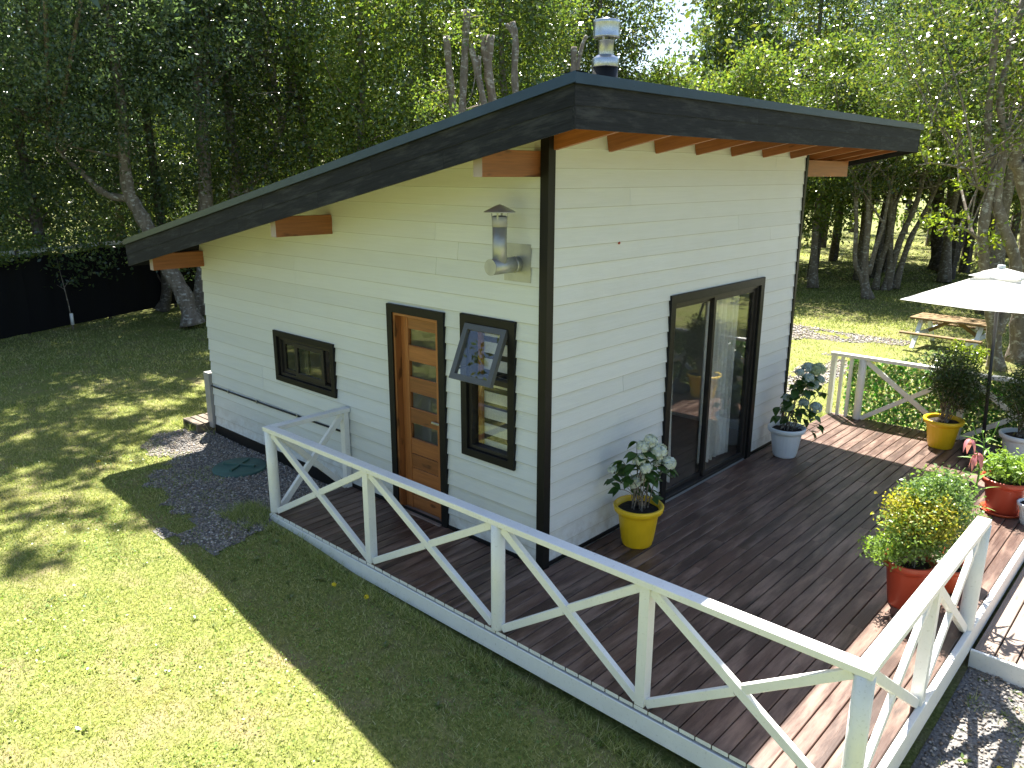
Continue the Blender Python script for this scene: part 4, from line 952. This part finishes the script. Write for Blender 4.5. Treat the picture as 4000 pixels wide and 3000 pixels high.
def shared_leaf(key, L, w_, bend, mat):
    if key not in LEAVES: me = bigleaf(L, w_, bend); me.materials.append(MAT[mat]); LEAVES[key] = me
    return LEAVES[key]
def put_leaf(par, me, p, az, pitch, roll, sc):
    o = bpy.data.objects.new('leaf', me); COL.objects.link(o); o.parent = par
    o.matrix_basis = Matrix.Translation(p) @ Matrix.Rotation(az, 4, 'Z') @ Matrix.Rotation(-pitch, 4, 'Y') @ Matrix.Rotation(roll, 4, 'X') @ Matrix.Scale(sc, 4); return o
def flower_mesh(r, n, mat, sz=.018):
    d = unit(RNG.normal(0, 1, (n, 3))); d[:,2] = np.where(d[:,2] < -.55, -d[:,2], d[:,2]); c = d*r*RNG.uniform(.74, 1.08, (n,1)); c[:,2] *= .82
    a = unit(np.cross(d, RNG.normal(0,1,(n,3)))); b = np.cross(d, a); s = (sz*RNG.uniform(.8, 1.2, n))[:,None]
    dn = d*s*.25
    q = []
    for k in range(4):
        t = k*math.pi/2; e = a*math.cos(t)+b*math.sin(t); g_ = b*math.cos(t)-a*math.sin(t)
        q.append(np.stack([c, c+e*s*.55+g_*s*.42+dn, c+e*s+dn*1.5, c+e*s*.55-g_*s*.42+dn], 1))
    me = fastmesh('flower_head', np.concatenate(q), 4); me.materials.append(MAT[mat]); return me
FM = {}
def put_flower(par, p, r, mat):
    key = (mat, round(r, 3))
    if key not in FM: FM[key] = flower_mesh(r, 190, mat, .30*r)
    o = bpy.data.objects.new('flower_head', FM[key]); COL.objects.link(o); o.parent = par; o.location = p; o.rotation_euler = (random.uniform(-.5,.5), random.uniform(-.5,.5), random.uniform(0,6)); 
    c = Geo().lathe([(.001, -r*.5), (r*.5, -r*.25), (r*.6, 0), (r*.45, r*.3), (.001, r*.45)], 10).make('flower_core', 'petal_sage', o, True)
    return o
def lat2(base, lat, z, fwd=0.): return Vector((RH[0]*lat+FH[0]*fwd, RH[1]*lat+FH[1]*fwd, z))
def hydrangea(base, label, r, h, potmat, flowers, leaves, nrand, zr_, lsz, spread, lean=0.):
    root = empty('potted_hydrangea', base); tag(root, label, 'potted plant'); pot(root, r, h, potmat)
    st = Geo(); lm = shared_leaf('hyd', .12, .085, .3, 'leaf_hydrangea')
    tips = []
    for lat, z, fr_, mat in flowers:
        p = lat2(base, lat, z, random.uniform(-.10, .06)); b0 = Vector((random.uniform(-.07,.07), random.uniform(-.07,.07), h*.86)); m = b0.lerp(p, .55)+Vector((-p.x*.15, -p.y*.15, .03))
        q = smooth_path([b0, m, p-Vector((0,0,fr_*.4))], 4); st.tube(q, [.007-.004*i/(len(q)-1) for i in range(len(q))], 5); put_flower(root, p, fr_, mat)
        for k in range(4): az = random.uniform(0, 6.28); put_leaf(root, lm, p-Vector((0,0,fr_*.7+.03*k)), az, random.uniform(-.5,.3), random.uniform(-.4,.4), random.uniform(.8,1.15)*lsz)
        tips.append(q)
    for lat, z in leaves:
        p = lat2(base, lat, z, random.uniform(-.08,.05)); b0 = Vector((random.uniform(-.06,.06), random.uniform(-.06,.06), h*.86)); q = smooth_path([b0, b0.lerp(p,.6)+Vector((0,0,.05)), p], 3); st.tube(q, .0035, 4)
        for k in range(3): az = math.atan2(p.y, p.x)+random.uniform(-1.3, 1.3); put_leaf(root, lm, p, az, random.uniform(-.9,.1), random.uniform(-.5,.5), random.uniform(.75,1.1)*lsz)
    for i in range(nrand):
        t = random.random(); z = zr_[0]+(zr_[1]-zr_[0])*t; s_ = spread*(1-.45*abs(2*t-1)); a = random.uniform(0, 6.28); p = Vector((s_*math.cos(a)*random.uniform(.3,1)+RH[0]*lean*t, s_*math.sin(a)*random.uniform(.3,1)+RH[1]*lean*t, z)); p = Vector((p.x, min(p.y, .20), p.z))
        put_leaf(root, lm, p, a+random.uniform(-.6,.6), random.uniform(-.8,.3), random.uniform(-.4,.4), random.uniform(.8,1.2)*lsz)
    st.make('stems', 'bark', root, True); return root
hydrangea((.95, -.34, 0), 'white-flowered hydrangea in a yellow pot beside the cabin corner', .222, .39, 'yellow_plastic',
  [(.08, 1.0, 0.057, 'petal_white'), (.005, .955, 0.054, 'petal_white'), (.155, .91, 0.069, 'petal_white'), (.09, .87, 0.054, 'petal_white'), (-.015, .83, 0.061, 'petal_white'), (.04, .765, 0.054, 'petal_white'), (.15, .80, .04, 'petal_white'), (.25, .80, 0.059, 'petal_white'), (-.25, .72, 0.044, 'petal_white'), (-.035, .60, 0.064, 'petal_white'), (.03, .635, 0.044, 'petal_white')],
  [(-.24, .62), (-.2, .56), (.1, .52), (.13, .62), (-.12, .74), (-.17, .82), (-.05, 1.0), (.13, .45), (-.1, .66)], 26, (.5, .95), .95, .15)
hydrangea((4.15, -.33, 0), 'blue-flowered hydrangea in a white pot right of the sliding door', .215, .37, 'white_plastic',
  [(.30, 1.07, .085, 'petal_sage'), (.20, 1.085, .065, 'petal_blue'), (.05, 1.065, .045, 'petal_blue'), (.17, .98, .065, 'petal_blue'), (.26, .89, .068, 'petal_blue'), (.35, .945, .05, 'petal_blue'), (.33, .60, .068, 'petal_blue'), (0, .60, .07, 'petal_sage'), (.15, .68, .055, 'petal_blue'), (-.03, .73, .05, 'petal_blue')],
  [(.39, .78), (.30, .30), (.40, .35), (.35, .42), (-.15, .62), (-.15, .52), (.11, .92), (.02, .85), (.22, .57), (.19, .47), (.05, .9), (.12, .84)], 44, (.42, 1.0), 1.0, .17, .16)
# variegated bush in a terracotta-red pot
def bush(base, label, r, h, potmat, blobs, saucer=None, flutes=0, twigs=30, name='potted_bush'):
    root = empty(name, base); tag(root, label, 'potted plant'); pot(root, r, h, potmat, flutes)
    st = Geo()
    for c, rad, n, sz, mat, kw in blobs:
        c = np.array(lat2(base, *c)); V = blob_leaves(c, rad, n, sz, **kw); link('foliage', fastmesh('foliage', V, 4), root, mat)
        for i in range(twigs//len(blobs)):
            e = Vector(c+RNG.uniform(-.7,.7,3)*np.asarray(rad)*np.ones(3)); b0 = Vector((random.uniform(-.05,.05), random.uniform(-.05,.05), h*.88)); st.tube([b0, b0.lerp(e,.5)+Vector((0,0,.03)), e], [.005,.004,.002], 4)
    st.make('stems', 'bark', root)
    if saucer: Geo().lathe([(.001, .002), (saucer*.9, .002), (saucer, .03), (saucer*.97, .032), (saucer*.86, .008)], 36).make('saucer', 'orange_plastic', root, True)
    return root
kw = dict(sig=.045, clump=18, fill=.35)
bush((1.50, -2.50, 0), 'bushy yellow and green shrub in a red pot inside the near railing', .19, .40, 'red_plastic',
  [((-.02, .74, .0), (.21, .22, .19), 3200, .03, 'leaf_yellow', kw), ((.18, .88, .05), (.24, .24, .20), 4200, .032, 'leaf_green', kw), ((.10, .58, .0), (.27, .24, .14), 3200, .032, 'leaf_green', kw), ((.30, 1.02, .05), (.07, .07, .12), 300, .032, 'leaf_green', kw), ((.16, 1.04, .05), (.06, .06, .09), 220, .032, 'leaf_green', kw), ((.02, .95, .0), (.06, .06, .10), 220, .03, 'leaf_herb', kw), ((-.14, .90, .0), (.06, .06, .09), 200, .03, 'leaf_yellow', kw), ((-.06, .70, -.1), (.2, .2, .2), 1500, .032, 'leaf_herb', kw), ((-.20, .48, -.02), (.15, .16, .08), 1100, .032, 'leaf_herb', kw), ((.28, .70, .08), (.17, .18, .18), 2000, .032, 'leaf_green', kw), ((.08, .80, -.12), (.16, .16, .15), 1900, .03, 'leaf_yellow', kw)])
bush((4.07, -2.66, 0), 'leafy green herb in a red pot with saucer at the right edge', .225, .37, 'red_plastic', [((.02, .47, 0), (.22, .22, .10), 1500, .055, 'leaf_herb', dict(sig=.05, clump=14, fill=.3)), ((-.10, .55, 0), (.08, .08, .12), 260, .035, 'leaf_herb', dict(sig=.03, clump=14, fill=.3))], saucer=.20)
bush((5.80, -1.63, 0), 'tall feathery dark shrub in a yellow pot by the back railing', .225, .37, 'yellow_plastic', [((.02, .95, 0), (.25, .25, .30), 2600, .06, 'leaf_nandina', dict(sig=.07, clump=14, fill=.2, wr=.26)), ((.16, .75, .05), (.28, .25, .28), 2200, .06, 'leaf_nandina', dict(sig=.07, clump=14, fill=.2, wr=.26))], flutes=26, name='potted_shrub')
bush((5.78, -2.47, 0), 'tall feathery dark shrub in a white pot at the back right corner of the deck', .225, .37, 'white_plastic', [((.0, .85, 0), (.30, .28, .35), 2800, .06, 'leaf_nandina', dict(sig=.07, clump=14, fill=.2, wr=.26)), ((.2, .8, .0), (.25, .25, .3), 1600, .06, 'leaf_nandina', dict(sig=.07, clump=14, fill=.2, wr=.26))], flutes=26, name='potted_shrub')
# lily
LB = Vector((2.18, -2.72, 0)); lily = empty('potted_lily', LB); tag(lily, 'tall pink lily with long leaves in a terracotta pot behind the railing end', 'potted plant')
pot(lily, .15, .27, 'orange_plastic', 0)
LP = lambda lat, z: lat2(LB, lat, z)
stem = smooth_path([LP(-.02,.2), LP(.0,.61), LP(.027,.866), LP(.032,1.047), LP(.038,1.19), LP(.0,1.34)], 4)
sg = Geo().tube(stem, [.010-.006*i/(len(stem)-1) for i in range(len(stem))], 6)
for lat, z, l0, z0 in ((-.088, 1.40, .0, 1.26), (.125, 1.41, .06, 1.22), (-.075, 1.27, .02, 1.12), (.0, 1.10, .03, 1.02)):
    q = smooth_path([LP(l0, z0), LP((l0+lat)/2, (z0+z)/2-.02), LP(lat, z)], 3); sg.tube(q, [.004]*(len(q)-1)+[.006], 5)
sg.make('stem', 'leaf_lily', lily, True)
ll = shared_leaf('lily', .22, .032, .35, 'leaf_lily')
for i in range(30):
    t = i/30; k = int(t*(len(stem)-1)*.9+len(stem)*.08); p = stem[min(k, len(stem)-1)]; put_leaf(lily, ll, p, i*2.4+random.uniform(-.3,.3), random.uniform(.1,.8), random.uniform(-.2,.2), random.uniform(.7,1.05)*(1.-.25*t))
pl = shared_leaf('petal', .11, .05, .9, 'petal_pink'); LEAVES['petal'].name = 'petal'
for (lat, z, n) in ((.0, 1.15, 5), (-.085, 1.27, 3)):
    for k in range(n): o = put_leaf(lily, pl, LP(lat, z), k*6.28/n+.3, -.5, 0, random.uniform(.8,1.1)); o.name = 'petal'
lr = empty('potted_plant', (1.98, -2.69, 0)); tag(lr, 'small potted green plant half hidden behind the near railing braces', 'potted plant'); pot(lr, .12, .22, 'orange_plastic', 0)
hl = shared_leaf('hyd2', .10, .05, .3, 'leaf_green')
for i in range(26): put_leaf(lr, hl, Vector((random.uniform(-.06,.06), random.uniform(-.06,.06), .2+.3*random.random())), random.uniform(0,6.28), random.uniform(-.5,.7), random.uniform(-.3,.3), random.uniform(.8,1.2))
Geo().tube([(0,0,.18), (.01,.0,.5)], .006, 5).make('stems', 'leaf_lily', lr)
wp = empty('plant_pot', (3.92, -2.93, 0)); tag(wp, 'white plastic pot on the deck edge at the right border of the picture', 'pot'); pot(wp, .13, .22, 'white_plastic', 26)
# ivy screen on the outside of the back railing
iv = empty('ivy_screen', (6.33, -1.6, 0)); tag(iv, 'artificial ivy screen fixed along the outside of the back railing', 'ivy screen')
n = 9000; c = np.stack([RNG.normal(.0, .018, n), RNG.uniform(-1.45, 1.38, n), RNG.uniform(.01, .855, n)], 1)
link('leaves', fastmesh('leaves', leaf_quads(c, .05, nbias=(-.9, 0, .5), wr=.75, rnd=.6), 4), iv, 'leaf_ivy')['kind'] = 'stuff'
g = Geo()
for y in np.arange(-1.44, 1.40, .06): g.box(.02, .024, y, y+.004, .01, .855, .0005)
for z in np.arange(.03, .86, .06): g.box(.0245, .0285, -1.44, 1.38, z, z+.004, .0005)
g.make('net', 'leaf_nandina', iv)
# bushes along the lawn behind the deck
for i, (x, y, r, n, lm, lab) in enumerate(((11.3, -.55, .32, 700, 'leaf_lime', 'low bright weedy bush at the foot of the parasol-side trunk'), (10.4, -.3, .35, 900, 'leaf_dark', 'low dark bush under the near end of the picnic table'), (12.6, -1.9, .5, 1100, 'leaf_mid', 'small bush right of the banded trunk'))):
    o = link('bush', fastmesh('bush', blob_leaves((0,0,r*.7), (r*1.2, r*1.2, r*.8), n, .07, sig=.07), 4), None, lm, Matrix.Translation((x, y, -.2))); tag(o, lab, 'bush')
# dandelions
dl = None
for x, y, lab in ((-1.22, .9, 'yellow dandelion beside the white deck edge'), (-1.3, 1.25, 'yellow dandelion in the shaded lawn below the round corner post'), (.35, -3.45, 'yellow flower in the gravel at the bottom right'), (-1.6, 5.6, 'yellow dandelion in the grass near the back gravel')):
    o = empty('dandelion', (x, y, float(gz(x, y)))); tag(o, lab, 'flower', 'dandelions in the grass')
    Geo().tube([(0,0,0), (.005,.0,.07)], .002, 4).make('stem', 'leaf_lily', o); link('flower_head', flower_mesh(.016, 30, 'petal_yellow', .01), o, None, Matrix.Translation((.005,0,.075)))

# ------------------------------------------------------------------ grass
def blades(x0, x1, y0, y1, n, h, wd, excl=True, thin=None):
    p = RNG.uniform((x0, y0), (x1, y1), (n, 2)); x, y = p[:,0], p[:,1]
    k = ~under(x, y)
    lg, rg, fg = in_left_gravel(x, y), in_right_gravel(x, y), in_far_gravel(x, y)
    tuft = fnoise(x, y, 2.2) > .57
    u = RNG.random(len(x)); rim = ~in_left_gravel(x-.22, y) | ~in_left_gravel(x, y-.2) | ~in_left_gravel(x, y+.2); k &= ~(lg & ~((tuft & (u < .8)) | (rim & (u < .6)) | (u < .05))); k &= ~(rg & ~((fnoise(x, y, 1.9) > .50) & (u < .8))); k &= ~(fg & (u > .18+.5*(fnoise(x, y, 3.1) > .56)))
    if thin is not None: k &= u < thin(x, y)
    k &= RNG.random(len(x)) < np.clip(.35+1.5*fnoise(x, y, 3.4), 0, 1)
    p = p[k]; n = len(p); z = gz(p[:,0], p[:,1]); a = RNG.uniform(0, 6.28, n); H = h*RNG.uniform(.45, 1.25, n)*(.6+.9*fnoise(p[:,0], p[:,1], 4.1)); W = wd*RNG.uniform(.6, 1.3, n)
    tl = RNG.uniform(.3, 1.3, n)*H; ta = RNG.uniform(0, 6.28, n)
    b = np.stack([p[:,0], p[:,1], z-.004], 1); dx = np.stack([np.cos(a)*W/2, np.sin(a)*W/2, 0*W], 1)
    t = b+np.stack([np.cos(ta)*tl, np.sin(ta)*tl, H], 1)
    return np.stack([b-dx, b+dx, t], 1)
def sparse(x, y): return np.clip(.75+.35*np.sin(x*.9+y*.6)+.25*np.sin(x*2.3-y*1.9), .15, 1)
V = [blades(-6.5, -.9, -4.5, 4.0, 210000, .026, .0075), blades(-6.5, 1.0, 4.0, 9.5, 90000, .032, .011), blades(-7, 6, 9.5, 16, 60000, .045, .018, thin=sparse),
     blades(-1.16, -1.0, -3.2, 2.9, 5200, .075, .007), blades(-1.3, -.9, 2.75, 3.3, 1500, .09, .008), blades(-.25, .0, 5.7, 6.6, 1200, .1, .009), blades(-.35, 1.5, -3.16, -3.02, 1200, .07, .008), blades(6.36, 6.7, -3, .3, 3000, .11, .010),
     blades(-1.2, 3.5, -6, -3, 26000, .045, .008), blades(6.35, 13, -5, 6, 60000, .04, .016, thin=sparse), blades(13, 24, -5, 12, 60000, .05, .03, thin=sparse), blades(24, 45, -2, 22, 30000, .06, .06, thin=sparse), blades(4.8, 9, 2, 16, 25000, .045, .018)]
tag(link('grass', fastmesh('grass', np.concatenate(V), 3), None, 'grass_blade'), kind='stuff')
wl = RNG.uniform((-5.5, -3.5), (-1.05, 6.5), (70, 2)); wl = np.concatenate([wl, RNG.uniform((-1.3, -3), (-1.03, 2.8), (60, 2)), RNG.uniform((-.3, -5), (1.4, -3.1), (40, 2))]); W8 = []
for x_, y_ in wl:
    m_ = 9; a_ = RNG.uniform(0, 6.28, m_); L_w = RNG.uniform(.02, .05); z_ = float(gz(x_, y_)); d_ = np.stack([np.cos(a_), np.sin(a_), RNG.uniform(.1, .45, m_)], 1)*L_w; n_ = np.stack([-np.sin(a_), np.cos(a_), 0*a_], 1)*L_w*.22; b_ = np.array([x_, y_, z_+.004])
    W8.append(np.stack([b_+0*d_, b_+d_*.55+n_, b_+d_, b_+d_*.55-n_], 1))
tag(link('weeds', fastmesh('weeds', np.concatenate(W8), 4), None, 'leaf_bright'), kind='stuff')
# clover-like flat leaves in the near lawn
n = 26000; p = RNG.uniform((-6.5, -4.5), (-.95, 6.5), (n, 2)); pat = np.sin(p[:,0]*2.7+1.3)*np.sin(p[:,1]*2.1)+.5*np.sin(p[:,0]*6.1+p[:,1]*5) + RNG.normal(0,.4,n)
p = p[(pat > .2) & ~under(p[:,0], p[:,1]) & ~in_left_gravel(p[:,0], p[:,1])]; c = np.stack([p[:,0], p[:,1], gz(p[:,0], p[:,1])+RNG.uniform(.008, .025, len(p))], 1)
tag(link('clover', fastmesh('clover', leaf_quads(c, .022, nbias=(0,0,2.2), wr=.75), 4), None, 'leaf_herb'), kind='stuff')
print('objects', len(COL.objects))

print('TRIS', sum(len(o.data.loops)-2*len(o.data.polygons) for o in COL.objects if o.type == 'MESH'))
